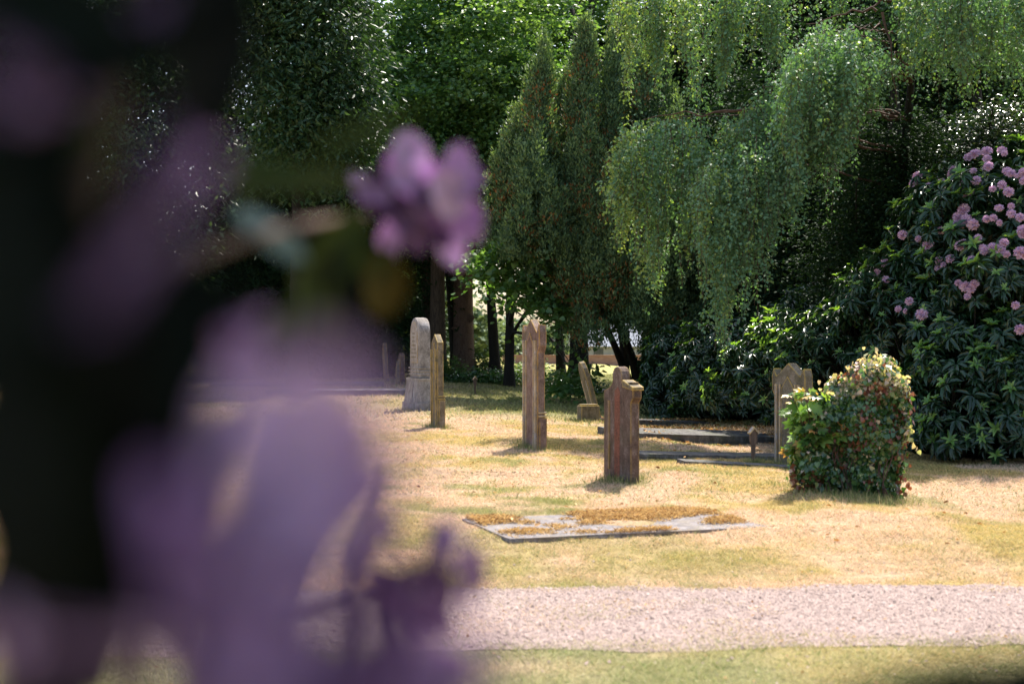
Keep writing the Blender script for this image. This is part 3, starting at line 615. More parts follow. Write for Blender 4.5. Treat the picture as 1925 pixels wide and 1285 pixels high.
# many stemmed cypress with rusty inner sprays
b = gpix(1203, 756)
croot = empty('cypress_tree', b, 0, 'bushy many topped cypress with rusty brown sprays and a fan of dark stems', 'tree')
mb = MB(); bl = np.array(tuple(b))
for k in range(16):
    tp = P(rg.uniform(1100, 1290), rg.uniform(480, 560), b.y+rg.uniform(-1.2, 1.2)); tp = np.array(tuple(tp))-bl
    s = np.array([rg.uniform(-.3, .3), rg.uniform(-.2, .2), -.1]); md = (s+tp)/2+np.array([(-tp[0])*.15, 0, -.1])
    q = bez(s, md, tp, 7); tube(mb, q, np.linspace(rg.uniform(.05, .1), .03, 7), 7)
    tip2 = tp+np.array([rg.uniform(-1.5, .3), 0, rg.uniform(2, 3.6)]); tube(mb, bez(tp, (tp+tip2)/2, tip2, 5), np.linspace(.035, .01, 5), 5)
mb.build('stems', M['bark_dark'], croot, smooth=True)
mb = MB()
plumes = [(1025, 118, 985, 470, .6), (1100, 78, 1090, 500, .62), (1150, 125, 1150, 480, .5), (1072, 200, 1050, 500, .7), (985, 230, 965, 490, .55), (945, 290, 940, 440, .4), (1090, 270, 1090, 560, .6), (1235, 82, 1235, 430, .6), (1200, 170, 1190, 430, .5), (1270, 230, 1270, 600, .8), (1180, 20, 1190, 300, .5),
          (1185, 380, 1180, 640, .9), (1085, 380, 1095, 570, .8), (1010, 380, 1020, 500, .6), (1240, 300, 1240, 640, .8), (1130, 430, 1130, 650, .8), (1300, 300, 1300, 660, .9)]
for k in range(16):
    tx_ = rg.uniform(990, 1215); ty_ = 140+abs(tx_-1100)*.9+rg.uniform(0, 190); plumes.append((tx_, ty_, tx_+rg.uniform(-15, 15), min(ty_+260, 470 if tx_ < 1040 else 600), rg.uniform(.5, .8)))
for (tx, ty, bx, by, rad) in plumes:
    Yc = b.y-1.2+rg.uniform(-1.1, 1.2); top = np.array(tuple(P(tx, ty, Yc)))-bl; bot = np.array(tuple(P(bx, by, Yc)))-bl
    Ln = np.linalg.norm(top-bot); npl = int(8*Ln*rad/.5); tq = rg.random(npl)**.9*.96; aq = rg.uniform(0, 6.28, npl)
    aq = np.where(rg.random(npl) < .7, -np.abs(aq % 3.14), aq)
    rq = rad*(1-tq)**.62*rg.uniform(.65, 1.15, npl); hq = rg.uniform(.45, 1.5, npl); wq = rg.uniform(.15, .3, npl)
    base_q = bot+(top-bot)*tq[:, None]+np.stack([np.cos(aq)*rq, np.sin(aq)*rq, -.35+0*aq], -1)
    base_q[0] = top-np.array([0, 0, .9]); hq[0] = 1.0; wq[0] = .16
    per = 60; qi = np.repeat(np.arange(npl), per); n_s = len(qi); t = rg.random(n_s); az = rg.uniform(0, 6.28, n_s)
    rr0 = wq[qi]*(1-t)**.6; rr = rr0*(.3+.7*rg.random(n_s)**.5); inn = (rr < .6*rr0) | (t < .22)
    o_ = np.stack([np.cos(az), np.sin(az), 0*az], -1); c0 = base_q[qi]+np.stack([0*t, 0*t, hq[qi]*t], -1)+o_*rr[:, None]
    nl = 9; ci = np.repeat(np.arange(n_s), nl); n = len(ci)
    D = o_[ci]*.55+np.array([0, 0, 1.1])+rg.normal(size=(n, 3))*.38
    pp = c0[ci]+o_[ci]*rg.uniform(-.05, .09, (n, 1))+rg.normal(size=(n, 3))*np.array([.035, .035, .05])
    L = rg.uniform(.05, .11, n)
    rk = (inn[ci] & (rg.random(n) < .34)) & (fbm(c0[ci, 0]*1.5+50, c0[ci, 2]*1.1+50, 2) > .5)
    tipk = (~rk) & (rg.random(n) < .12+.45*(t[ci] > .7))  # lighter sprays toward each plume top: light on the tips painted as colour
    for k, m in ((rk, 1), (tipk, 2), (~rk & ~tipk, 0)):
        leaves(mb, pp[k], D[k], o_[ci][k]+rvec(n)[k]*.7, L[k], L[k]*.42, T_DIA, m)
mb.build('crown', [M['thuja'], M['rust'], M['thuja_lit']], croot)

# dark evergreens behind the birch
GE = 'dark evergreens behind the weeping birch'
def back_tree(px, Y, blobs, label, name='yew_tree', mat=None, nclump=500, size=(.07, .13), T=T_OVAL, nleaf=70, pw=.45, cr=.6, wid=.5, bark=None):
    return tree(name, px, 0, .22, 6, blobs, label, 'tree', mat or M['dark'], bark or M['bark_dark'], GE, nclump, nleaf, Y=Y, cr=cr, flat=.35, size=size, T=T, wid=wid, pw=pw)
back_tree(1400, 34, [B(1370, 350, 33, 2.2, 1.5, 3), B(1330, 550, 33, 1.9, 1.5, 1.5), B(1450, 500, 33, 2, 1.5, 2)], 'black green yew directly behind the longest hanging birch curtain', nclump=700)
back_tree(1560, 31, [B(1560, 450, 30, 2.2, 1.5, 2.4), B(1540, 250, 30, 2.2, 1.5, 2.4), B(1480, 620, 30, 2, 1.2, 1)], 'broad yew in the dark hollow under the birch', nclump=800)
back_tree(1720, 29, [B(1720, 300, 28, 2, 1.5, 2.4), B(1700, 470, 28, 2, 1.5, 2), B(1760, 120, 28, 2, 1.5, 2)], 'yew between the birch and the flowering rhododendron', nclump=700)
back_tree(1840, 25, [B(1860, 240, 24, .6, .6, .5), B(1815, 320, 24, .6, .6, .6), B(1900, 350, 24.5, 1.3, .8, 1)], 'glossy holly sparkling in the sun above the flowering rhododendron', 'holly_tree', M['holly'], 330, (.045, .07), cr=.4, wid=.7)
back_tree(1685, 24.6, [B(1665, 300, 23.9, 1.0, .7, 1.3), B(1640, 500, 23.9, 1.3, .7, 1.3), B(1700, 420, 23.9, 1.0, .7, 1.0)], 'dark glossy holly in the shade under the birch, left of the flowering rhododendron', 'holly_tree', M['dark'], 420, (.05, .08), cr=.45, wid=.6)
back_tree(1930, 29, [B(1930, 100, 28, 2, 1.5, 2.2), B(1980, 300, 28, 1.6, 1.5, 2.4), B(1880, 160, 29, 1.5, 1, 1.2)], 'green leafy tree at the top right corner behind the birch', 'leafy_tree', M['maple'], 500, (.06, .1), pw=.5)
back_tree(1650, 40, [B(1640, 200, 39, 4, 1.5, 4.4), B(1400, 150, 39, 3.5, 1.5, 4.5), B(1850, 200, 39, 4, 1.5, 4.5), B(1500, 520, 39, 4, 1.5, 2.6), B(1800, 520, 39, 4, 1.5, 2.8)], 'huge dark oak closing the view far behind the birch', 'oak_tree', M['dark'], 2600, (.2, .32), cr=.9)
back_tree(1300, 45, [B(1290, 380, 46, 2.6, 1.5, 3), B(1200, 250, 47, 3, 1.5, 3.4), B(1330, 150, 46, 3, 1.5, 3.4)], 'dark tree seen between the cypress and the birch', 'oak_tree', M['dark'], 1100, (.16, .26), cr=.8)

# ------------------------------------------------------------------ weeping birch
bx = (1655-962.5)/FPX*25.6; base = Vector((bx, 25.6, float(ground(bx, 25.6))))
broot = empty('weeping_birch', base, 0, 'large weeping birch with long curtains of hanging leafy twigs', 'tree')
bo = np.array(tuple(base))
curt = [ # tops, bottoms, y0, y1, number of strands, yellow share
    ([(1133, 345), (1150, 275), (1185, 228), (1260, 222), (1330, 212), (1420, 228)], [(1133, 352), (1160, 435), (1190, 470), (1228, 570), (1262, 470), (1295, 490), (1340, 420), (1420, 440)], 21.4, 22.8, 560, .3),
    ([(1305, 335), (1345, 275), (1420, 252), (1500, 205), (1570, 175)], [(1305, 400), (1335, 590), (1357, 690), (1395, 600), (1440, 560), (1465, 430), (1510, 405), (1570, 330)], 20.2, 21.6, 600, .06),
    ([(1458, 190), (1485, 95), (1550, 38), (1620, 55), (1690, 120)], [(1458, 260), (1490, 335), (1545, 345), (1590, 300), (1620, 230), (1650, 180), (1690, 135)], 19.6, 21.2, 520, .1),
    ([(1270, -60), (1350, -60), (1480, -60)], [(1270, 60), (1300, 215), (1345, 225), (1385, 110), (1430, 95), (1480, 140)], 22.0, 23.6, 420, .3),
    ([(1155, -70), (1310, -70)], [(1155, 60), (1190, 215), (1215, 120), (1245, 150), (1275, 60), (1310, 100)], 23.2, 24.4, 230, .5),
    ([(1480, -70), (1600, -70), (1700, -70)], [(1480, 110), (1540, 60), (1600, 20), (1640, 0), (1700, 60)], 22.2, 23.8, 190, .15),
    ([(1690, -70), (2060, -70)], [(1690, 70), (1720, 180), (1765, 165), (1800, 190), (1850, 130), (1900, 165), (1935, 200), (2060, 180)], 20.0, 23.4, 760, .22),
    ([(1375, 225), (1440, 150), (1500, 95), (1570, 110)], [(1375, 320), (1440, 350), (1500, 400), (1570, 400)], 21.0, 22.2, 300, .1),
    ([(1560, 60), (1640, 55), (1695, 120)], [(1560, 330), (1610, 300), (1650, 225), (1695, 150)], 20.6, 21.6, 170, .08),
    ([(1700, -70), (2060, -70)], [(1700, 30), (1800, 120), (1925, 90), (2060, 100)], 19.4, 20.4, 420, .15),
    ([(1625, -80), (1725, -80)], [(1625, -10), (1680, 30), (1725, 90)], 21.0, 22.0, 90, .1),
]
bt = MB(); bf = MB(); limbpts = []
for (tp, bp_, y0, y1, ns, yl) in curt:
    x0, x1 = tp[0][0], tp[-1][0]
    nb = max(6, int((x1-x0)/9)); bc = rg.uniform(x0, x1, nb); pxs = np.where(rg.random(ns) < .6, bc[rg.integers(nb, size=ns)]+rg.normal(0, 5, ns), rg.uniform(x0, x1, ns)); pxs = np.clip(pxs, x0, x1); tw = np.interp(pxs, [a for a, _ in tp], [a for _, a in tp]); bw = np.interp(pxs, [a for a, _ in bp_], [a for _, a in bp_])
    for i in range(ns):
        yy = rg.uniform(y0, y1); f = rg.random()
        s0 = tw[i]+(bw[i]-tw[i])*(.75*f**1.5)+rg.normal(0, 7); e0 = s0+(bw[i]-s0)*rg.uniform(.45, 1.0)
        bs = .5+.5*math.sin(pxs[i]*.31+7*math.sin(pxs[i]*.043)); e0 = s0+(e0-s0)*(.45+.6*bs*rg.uniform(.7, 1.1))
        if rg.random() < .22*bs: e0 = bw[i]+rg.normal(6, 20)
        a = np.array(tuple(P(pxs[i], s0, yy)))-bo; z = np.array(tuple(P(pxs[i], e0, yy)))-bo
        drift = np.array([rg.uniform(-.12, .02), rg.uniform(-.1, .1), 0]); z = z+drift
        Ls = max(.12, a[2]-z[2]); nn = max(3, int(Ls/rg.uniform(.02, .036))); t = rg.random(nn)**1.15
        curve = a+(z-a)*t[:, None]; curve[:, 0] += .05*np.sin(t*6+i); curve[:, 1] += .04*np.cos(t*5+i)
        if i % 2 == 0: tube(bt, a+(z-a)*np.linspace(0, 1, 4)[:, None]+np.stack([.05*np.sin(np.linspace(0, 1, 4)*6+i), 0*np.arange(4), 0*np.arange(4)], -1), .003, 3)
        ang = rg.uniform(0, 6.28, nn); o_ = np.stack([np.cos(ang), np.sin(ang), 0*ang], -1)
        D = o_*.7+np.array([0, 0, -.75])+rg.normal(size=(nn, 3))*.25; pp = curve+o_*rg.uniform(.01, .06, (nn, 1))
        Nn = o_+rg.normal(size=(nn, 3))*.45+np.array([0, 0, .5]); L = rg.uniform(.04, .07, nn)
        edge = yl*(1.6 if (pxs[i]-x0) < .25*(x1-x0) else .7)  # more yellow at the left edge: sun shining through, painted as leaf colour
        m = 1 if rg.random() < edge else 0
        leaves(bf, pp, D, Nn, L, L*.78, T_DIA, m)
    for q in range(5):
        u = x0+(x1-x0)*(q+.5)/5; yy = (y0+y1)/2+rg.uniform(-.5, .5); limbpts.append(np.array(tuple(P(u, np.interp(u, [a for a, _ in tp], [a for _, a in tp])+6, yy)))-bo)
trk = trunk_mesh('trunk', broot, (0, 0, 0), (-.1, -2.6, 7.6), .11, .05, M['bark_dark'], bend=.3)  # near-black bark on the birch trunk paints the shade that hides it
for i, lp in enumerate(limbpts):
    s = trk[int(np.clip((lp[2]+.4)/7.6*13, 5, 12))]; md = (s+lp)/2+np.array([0, 0, .35]); q = bez(s, md, lp, 9); q[1:-1] += rg.normal(size=(7, 3))*.04
    tube(bt, q, np.linspace(.022, .005, 9), 6)
for (p1, p2, p3, yy) in [((1660, -20), (1655, 25), (1610, 20), 20.6), ((1650, 20), (1590, 15), (1520, 50), 20.4), ((1655, 25), (1672, 60), (1682, 200), 20.5), ((1400, 205), (1330, 205), (1205, 222), 21.3), ((1612, 190), (1612, 230), (1612, 265), 20.6)]:
    q = bez(*[np.array(tuple(P(*p, yy)))-bo for p in (p1, p2, p3)], 9); q += rg.normal(size=q.shape)*.02; tube(bt, q, np.linspace(.022, .005, 9), 6)
bt.build('branches', M['twig'], broot, smooth=True)
bf.build('foliage', [M['birch'], M['birch_backlit']], broot)

# ------------------------------------------------------------------ rhododendrons
def truss_mesh(seed, r=.065, nf=13):
    rs = np.random.default_rng(seed); mb = MB()
    k = np.arange(nf); z = 1-1.25*(k+.5)/nf; a = k*2.399; s = np.sqrt(1-z*z); ax = np.stack([s*np.cos(a), s*np.sin(a), z], -1)+rs.normal(size=(nf, 3))*.12; ax = nrm(ax)
    for d in ax:
        ref = np.array([0, 0, 1.]) if abs(d[2]) < .9 else np.array([1., 0, 0]); A = nrm(np.cross(d, ref)); Bv = np.cross(d, A)
        an = np.arange(5)*1.2566+rs.uniform(0, 1); o_ = np.cos(an)[:, None]*A+np.sin(an)[:, None]*Bv
        leaves(mb, np.repeat((d*r*.35)[None], 5, 0)+o_*.004, d*.8+o_*.75, d-o_*.6, r*1.0, r*.62, T_OVAL, 0)
    return np_mesh('flower_truss', np.concatenate(mb.V), mb.F, [M['petal_far']], np.concatenate(mb.M))
TR = [truss_mesh(3), truss_mesh(8, .07), truss_mesh(21, .06, 11)]
def rhodo(base, ells, label, nwh, trusses=(), newp=.3, wscale=1.28, group=None, cull=None):
    root = empty('rhododendron', base, 0, label, 'shrub', group); bo = np.array(tuple(base))
    E = [(np.array(tuple(c))-bo, np.array(r)) for c, r in ells]
    wts = np.array([(r[0]*r[2]+r[0]*r[1]) for c, r in E]); wts /= wts.sum()
    PP, NN, SH = [], [], []
    for shell, frac in ((1.0, .55), (.9, .28), (.76, .17)):
        n = int(nwh*frac); bi = rg.choice(len(E), n, p=wts); d = rvec(n); d[:, 2] = np.where(d[:, 2] < -.35, -d[:, 2], d[:, 2])
        C = np.array([e[0] for e in E])[bi]; Rr = np.array([e[1] for e in E])[bi]
        lump = 1+.10*np.sin(d[:, 0]*7+bi)+.08*np.sin(d[:, 1]*9+d[:, 2]*8+bi)+rg.normal(size=n)*.04
        p = C+d*Rr*(shell*lump)[:, None]; nn = nrm(d/Rr)
        ok = p[:, 2] > .05
        for j, (c, r) in enumerate(E):
            q = (((p-c)/(r*(shell-.07)))**2).sum(1); ok &= (q > 1) | (bi == j)
        PP.append(p[ok]); NN.append(nn[ok]); SH.append(np.full(ok.sum(), shell))
    PP = np.concatenate(PP); NN = np.concatenate(NN); SH = np.concatenate(SH)
    n = len(PP); ax = nrm(NN*.8+np.array([0, 0, .65])+rg.normal(size=(n, 3))*.3); isnew = (rg.random(n) < newp) & (SH > .95)
    mb = MB(); ref = nrm(rg.normal(size=(n, 3))); A = nrm(np.cross(ax, ref)); Bv = np.cross(ax, A)
    size = rg.uniform(.6, 1.25, n)*wscale
    for k in range(9):
        an = k*2*np.pi/9+rg.normal(size=n)*.25; o_ = np.cos(an)[:, None]*A+np.sin(an)[:, None]*Bv
        lift = rg.uniform(-.35, .4, n)
        leaves(mb, PP+o_*.012, o_+ax*lift[:, None], ax-o_*lift[:, None]+rg.normal(size=(n, 3))*.12, size*rg.uniform(.1, .15, n), size*rg.uniform(.034, .046, n), T_LONG, 0)
    k_ = isnew
    for k in range(6):
        an = k*2*np.pi/6+rg.normal(size=n)*.3; o_ = np.cos(an)[:, None]*A+np.sin(an)[:, None]*Bv; p2 = PP+ax*.03
        leaves(mb, p2[k_], (o_*.75+ax*.7)[k_], (ax-o_*.6)[k_], (size*rg.uniform(.07, .11, n))[k_], (size*rg.uniform(.028, .036, n))[k_], T_LONG, 1)
    # second tier of older leaves behind each whorl
    for k in range(5):
        an = k*2*np.pi/5+rg.normal(size=n)*.4; o_ = np.cos(an)[:, None]*A+np.sin(an)[:, None]*Bv
        leaves(mb, PP-ax*.06, o_-ax*.25, ax+rg.normal(size=(n, 3))*.2, size*.13, size*.042, T_LONG, 0)
    mb.build('foliage', [M['rho_old'], M['rho_new']], root)
    st = MB()
    for j in range(min(260, n)):
        i = rg.integers(n); s = np.array([PP[i, 0]*.35, PP[i, 1]*.35+.4, 0.0]); q = bez(s, (s+PP[i])/2+np.array([0, 0, -.2]), PP[i], 6); tube(st, q, np.linspace(.03, .006, 6), 5)
    st.build('stems', M['bark_dark'], root, smooth=True)
    # trusses at photo positions: cast from the camera onto the shrub surface
    cam0 = np.array([0, 0, CAMZ])-bo
    for (tx, ty) in trusses:
        dr = nrm(np.array([(tx-962.5)/FPX, 1, -(ty-642.5)/FPX])); best = None
        for c, r in E:
            o2 = (cam0-c)/r; d2 = dr/r; a_ = d2@d2; b_ = 2*o2@d2; c_ = o2@o2-1.08; disc = b_*b_-4*a_*c_
            if disc < 0: continue
            t = (-b_-math.sqrt(disc))/(2*a_)
            if t > 0 and (best is None or t < best): best = t; bn = nrm((cam0+dr*t-c)/(r*r))
        if best is None:
            pr = (((PP-cam0)/np.linalg.norm(PP-cam0, axis=1, keepdims=True)-dr)**2).sum(1); i = pr.argmin()
            pt = PP[i]+NN[i]*.08; bn = NN[i]
        else: pt = cam0+dr*best+bn*.04
        o = bpy.data.objects.new('flower_truss', TR[int(rg.integers(3))]); COL.objects.link(o); o.parent = root
        o.location = Vector(pt); ax_ = Vector(bn)*.7+Vector((0, -.3, .6)); o.rotation_euler = ax_.to_track_quat('Z', 'Y').to_euler(); s_ = rg.uniform(.55, 1.1); o.scale = (s_*rg.uniform(.85, 1.15), s_, s_*rg.uniform(.75, 1.1))
    return root
tr_px = [(1727, 348), (1743, 338), (1748, 354), (1778, 356), (1826, 300), (1857, 290), (1858, 303), (1885, 288), (1833, 325), (1838, 343), (1912, 335), (1900, 330), (1885, 352), (1925, 345), (1902, 405), (1918, 412), (1805, 410), (1820, 415), (1832, 425), (1812, 425), (1857, 415), (1810, 465), (1850, 468), (1770, 492), (1768, 505), (1790, 488), (1893, 480), (1920, 478), (1805, 533), (1818, 540), (1828, 545), (1822, 558), (1835, 535), (1667, 497), (1702, 443), (1730, 450), (1750, 462), (1652, 515), (1692, 582), (1705, 586), (1712, 568), (1910, 575), (1918, 620), (1922, 445), (1668, 530), (1735, 592), (1830, 490)]
tr_px += [(rg.uniform(1770, 1925), rg.uniform(290, 500)) for _ in range(34)]
rb = Vector(((1850-962.5)/FPX*19.8, 19.8, 0)); rb.z = float(ground(rb.x, rb.y))
rhodo(rb, [B(1900, 690, 19.6, 1.55, 2.0, 2.95), B(1745, 640, 20.2, 1.15, 1.7, 1.55), B(1630, 700, 21.6, 1.35, 1.8, 1.35), B(1500, 720, 23.2, 1.3, 1.6, 1.05), B(2130, 650, 19.6, 2, 2, 3.0), B(1790, 480, 19.9, .85, 1.1, 1.0)],
      'big rhododendron covered in pink flower trusses on the right', 4600, tr_px, .5)
rb = Vector(((1830-962.5)/FPX*18.2, 18.6, 0)); rb.z = float(ground(rb.x, rb.y))
rhodo(rb, [B(1840, 770, 18.6, .9, .9, 1.25), B(1960, 780, 18.4, .9, .9, 1.45)], 'low leafy rhododendron without flowers at the right edge, in front of the flowering one', 900, (), .55)
rb = Vector(((1400-962.5)/FPX*28.5, 28.5, 0)); rb.z = float(ground(rb.x, rb.y))
rhodo(rb, [B(1330, 740, 30, 1.4, 1.6, 1.5), B(1430, 730, 27.5, 1.6, 1.8, 1.4), B(1520, 700, 27, 1.4, 1.6, 1.5)], 'dark flowerless rhododendron behind the flat grave slabs', 2000, (), .2)

# ------------------------------------------------------------------ undergrowth and far gap
def shrub(px, py, rx, rz, label, mat, n=40, size=(.06, .11), Y=None, T=T_OVAL, cat='shrub', group='small shrubs at the foot of the trees', nm='shrub', ry=.6):
    if Y is None: b = gpix(px, py)
    else: x = (px-962.5)/FPX*Y; b = Vector((x, Y, float(ground(x, Y))))
    root = empty(nm, b, 0, label, cat, group); mb = MB()
    crown(mb, [((0, 0, rz*.5), (rx, ry, rz*.62)), ((rx*.4, 0, rz*.35), (rx*.7, ry*.8, rz*.4))], n, 45, cr=.28, flat=.6, size=size, T=T, wid=.6, pw=.5)
    mb.build('foliage', mat, root); st = MB()
    for k in range(6):
        e = np.array([rg.uniform(-rx, rx)*.7, rg.uniform(-ry, ry)*.6, rz*.8]); tube(st, bez((0, 0, -.05), e*np.array([.3, .3, .6]), e, 5), np.linspace(.02, .006, 5), 5)
    st.build('stems', M['bark_dark'], root); return root
shrub(903, 706, .95, 1.0, 'bright green bush right of the maple trunk', M['bush'], 70, Y=47)
shrub(838, 716, .7, .7, 'dark green bush between the monument and the maple trunk', M['bush'], 46, Y=44)
shrub(880, 722, 1.5, .38, 'low leafy growth round the foot of the maple', M['ivy'], 60, Y=43)
shrub(935, 722, .7, .42, 'ivy mound at the foot of the thin tree', M['ivy'], 40, Y=44)
shrub(968, 716, .6, .5, 'pale green shrub left of the tallest headstone', M['bush'], 30, Y=52)
shrub(990, 690, .9, .7, 'rounded green bush behind the tallest headstone', M['bush'], 40, Y=62)
shrub(775, 712, .8, 1.4, 'sunlit shrub behind the small headstones on the crest', M['bush'], 60, Y=50)
shrub(1068, 745, .9, .6, 'dark low shrub behind the leaning headstone', M['ivy'], 60, Y=38)
shrub(1280, 760, 1.0, 1.2, 'dark shrub at the foot of the cypress', M['dark'], 70, Y=36)
# distant field trees
GF = 'pale distant trees across the field'
FT = [(700, 110, 7, 10), (790, 120, 8, 10), (880, 130, 7, 4), (915, 150, 6, 3.6), (960, 140, 8, 3), (1010, 160, 9, 3.4), (700, 95, 8, 12), (1150, 150, 7, 6), (1240, 140, 8, 7), (1340, 120, 9, 8), (600, 100, 9, 13), (1450, 120, 9, 13), (1600, 110, 9, 14), (470, 100, 9, 14)]
words = ['bushy', 'tall', 'rounded', 'low', 'spreading', 'broad', 'towering', 'hazy', 'leafy', 'wide', 'dense', 'massive', 'high', 'shaggy']
places = ['left of the arched monument', 'just behind the arched monument', 'behind the maple trunk', 'right of the maple trunk', 'behind the thin tree in the gap', 'behind the tallest headstone', 'behind the dark evergreen', 'behind the leaning headstone', 'behind the pale brown trunk', 'seen through the cypress stems', 'behind the left evergreens', 'behind the longest birch curtain', 'behind the yews', 'far behind the blurred bush']
for (px, Y_, rx, hh), wd, plc in zip(FT, words, places):
    x = (px-962.5)/FPX*Y_; root = empty('field_tree', (x, Y_, float(ground(x, Y_))), 0, '%s far tree across the field %s' % (wd, plc), 'tree', GF)
    mb = MB(); crown(mb, [((0, 0, hh*.55), (rx*.6, rx*.4, hh*.5)), ((rx*.3, 0, hh*.4), (rx*.5, rx*.4, hh*.4)), ((-rx*.35, 0, hh*.4), (rx*.4, rx*.3, hh*.35))], 140, 50, cr=1.2, flat=.5, size=(.4, .7), T=T_DIA, wid=.8, pw=.4)
    mb.build('crown', M['far'], root); trunk_mesh('trunk', root, (0, 0, 0), (0, 0, hh*.5), .3, .15, M['bark'])
# farm building and brick wall in the distance
M['brick'] = mrough('brick_wall', (.28, .14, .1), (.4, .24, .18), 3, (1, 1, 4), bump=.2)
M['roof'] = mrough('slate_roof', (.2, .22, .26), (.3, .32, .36), 2, (1, 1, 5), bump=.2)
M['plaster'] = mrough('pale_wall', (.3, .29, .28), (.38, .37, .36), 2, bump=.1)
M['glass'] = mrough('window_glass', (.03, .04, .05), (.06, .07, .08), 2, rough=.1, bump=0, spec=.8)
Y_ = 105; x = (1165-962.5)/FPX*Y_
root = empty('farmhouse', (x, Y_, 0), R(8), 'low pale farm building with grey slate roof in the far gap', 'building')
bm = bmesh.new(); box(bm, 0, 0, .6, 6.5, 4, 1.4); bm_obj('wall', bm, M['plaster'], root)
bm = bmesh.new(); prism(bm, [(-2.3, 1.22), (2.3, 1.22), (0, 2.9)], -3.5, 3.5); o = bm_obj('roof', bm, M['roof'], root); o.rotation_euler = (0, 0, R(90))
for q in (-2, .2, 2):
    bm = bmesh.new(); box(bm, q, -2.01, .75, .7, .05, .7); bm_obj('window', bm, M['glass'], root)
bm = bmesh.new(); box(bm, 2, .3, 2.9, .5, .5, 1.2); bm_obj('chimney', bm, M['brick'], root)
x = (1075-962.5)/FPX*92
bm = bmesh.new(); box(bm, 0, 0, .25, 9, .3, .8); box(bm, 0, 0, .68, 9.1, .4, .06)
o = bm_obj('brick_wall', bm, M['brick'], None, 0, (x, 92, 0), (0, 0, R(4))); tag(o, 'low reddish brown wall across the far field', 'wall')
# pale track glimpsed past the cypress
bm = bmesh.new(); pth = [(-5, 41), (14, 45.4), (14, 46.6), (-5, 42.6)]
zs = [bm.verts.new((a, b_, float(ground(a, b_))+.03)) for a, b_ in [(2.5, 40.8), (14, 42.2), (14, 43.4), (2.5, 42.0)]]; bm.faces.new(zs)
o = bm_obj('path', bm, M['gravel']); tag(o, kind='structure')

# leaf litter under the rhododendrons and scattered on the lawn
mb = MB()
def litter(n, x0, x1, y0, y1, s, fn=None):
    x = rg.uniform(x0, x1, n); y = rg.uniform(y0, y1, n)
    if fn is not None: k = fn(x, y) > rg.random(n); x, y = x[k], y[k]; n = len(x)
    ins = in_slab(x, y); z = ground(x, y)+.015+ins*.08; a = rg.uniform(0, 6.28, n)
    leaves(mb, np.stack([x, y, z], -1), np.stack([np.cos(a), np.sin(a), rg.uniform(-.1, .5, n)], -1), np.array([0, 0, 1.])+rg.normal(size=(n, 3))*.4, rg.uniform(*s, n), rg.uniform(*s, n)*.6, T_OVAL)
litter(9000, 1.5, 7, 19.5, 29, (.04, .09), lambda x, y: .75*sstep(19.5, 23, y)*(fbm(x, y, 2) > .42))
litter(500, -3, 4, 10, 24, (.03, .06)); litter(260, -3, 3, 6.2, 10, (.012, .03))
tag(mb.build('leaf_litter', M['litter']), kind='stuff')

# ------------------------------------------------------------------ ivy covered stone and sapling
b = gpix(1612, 936); iy = b.y
root = empty('ivy_covered_headstone', (b.x, b.y+.25, b.z-.02), R(-12), 'rounded headstone completely smothered in green and rusty ivy', 'headstone')
S_ = iy/FPX
bm = bmesh.new(); prism(bm, [(-.1, 0), (.42, 0), (.42, .95)]+arc(.16, .95, .26, 0, 180, 10)[1:]+[(-.1, .95)], -.06, .06); bm_obj('stone', bm, M['stB'], root, .01)
poly = np.array([(1500, 895), (1508, 850), (1530, 800), (1552, 755), (1568, 722), (1598, 706), (1622, 682), (1652, 670), (1682, 680), (1704, 708), (1720, 745), (1716, 790), (1706, 850), (1700, 900), (1696, 945), (1650, 940), (1590, 925), (1530, 915), (1505, 905)], float)
pl = np.stack([(poly[:, 0]-1612)*S_, (936-poly[:, 1])*S_+.02], -1)
n = 60000; q = np.stack([rg.uniform(pl[:, 0].min(), pl[:, 0].max(), n), rg.uniform(-.03, pl[:, 1].max(), n)], -1)
inside = np.zeros(n, bool); dist = np.full(n, 9.); bnx = np.zeros((n, 2))
for i in range(len(pl)):
    a, c = pl[i], pl[(i+1) % len(pl)]
    cr_ = ((a[1] > q[:, 1]) != (c[1] > q[:, 1])) & (q[:, 0] < (c[0]-a[0])*(q[:, 1]-a[1])/(c[1]-a[1]+1e-12)+a[0]); inside ^= cr_
    e = c-a; t = np.clip(((q-a)@e)/(e@e), 0, 1); pr = a+t[:, None]*e; dd = np.linalg.norm(q-pr, axis=1); better = dd < dist; dist[better] = dd[better]; bnx[better] = (pr-q)[better]
q = q[inside]; dist = dist[inside]; bnx = nrm(bnx[inside]); n = len(q)
TH = .27; k = 1-np.clip(dist/TH, 0, 1); yy = TH*np.sqrt(1-k*k)*np.where(rg.random(n) < .72, -1, 1); lump = 1+.25*np.sin(q[:, 0]*13)+.2*np.sin(q[:, 1]*11+q[:, 0]*5)
yy *= lump; nor = nrm(np.stack([bnx[:, 0]*k, np.sign(yy)*np.sqrt(1-k*k), bnx[:, 1]*k], -1))
pp = np.stack([q[:, 0], yy, q[:, 1]], -1)+nor*(rg.uniform(-.07, .03, (n, 1))+.1*(fbm(q[:, 0]*7+9, q[:, 1]*7+yy*5, 2)-.5)[:, None]+(rg.random((n, 1)) < .04)*.07); a = rg.random(n)
sel = rg.random(n) < .55; pp, nor, a, k, q = pp[sel], nor[sel], a[sel], k[sel], q[sel]; n = len(pp)
D = nrm(rg.normal(size=(n, 3))*.7+np.array([0, 0, -.9])); L = rg.uniform(.028, .056, n)
red = fbm(q[:, 0]*7+5, q[:, 1]*5+1, 3)+.12*sstep(0, .35, q[:, 0]); mred = (red > .555) & (a < .33)
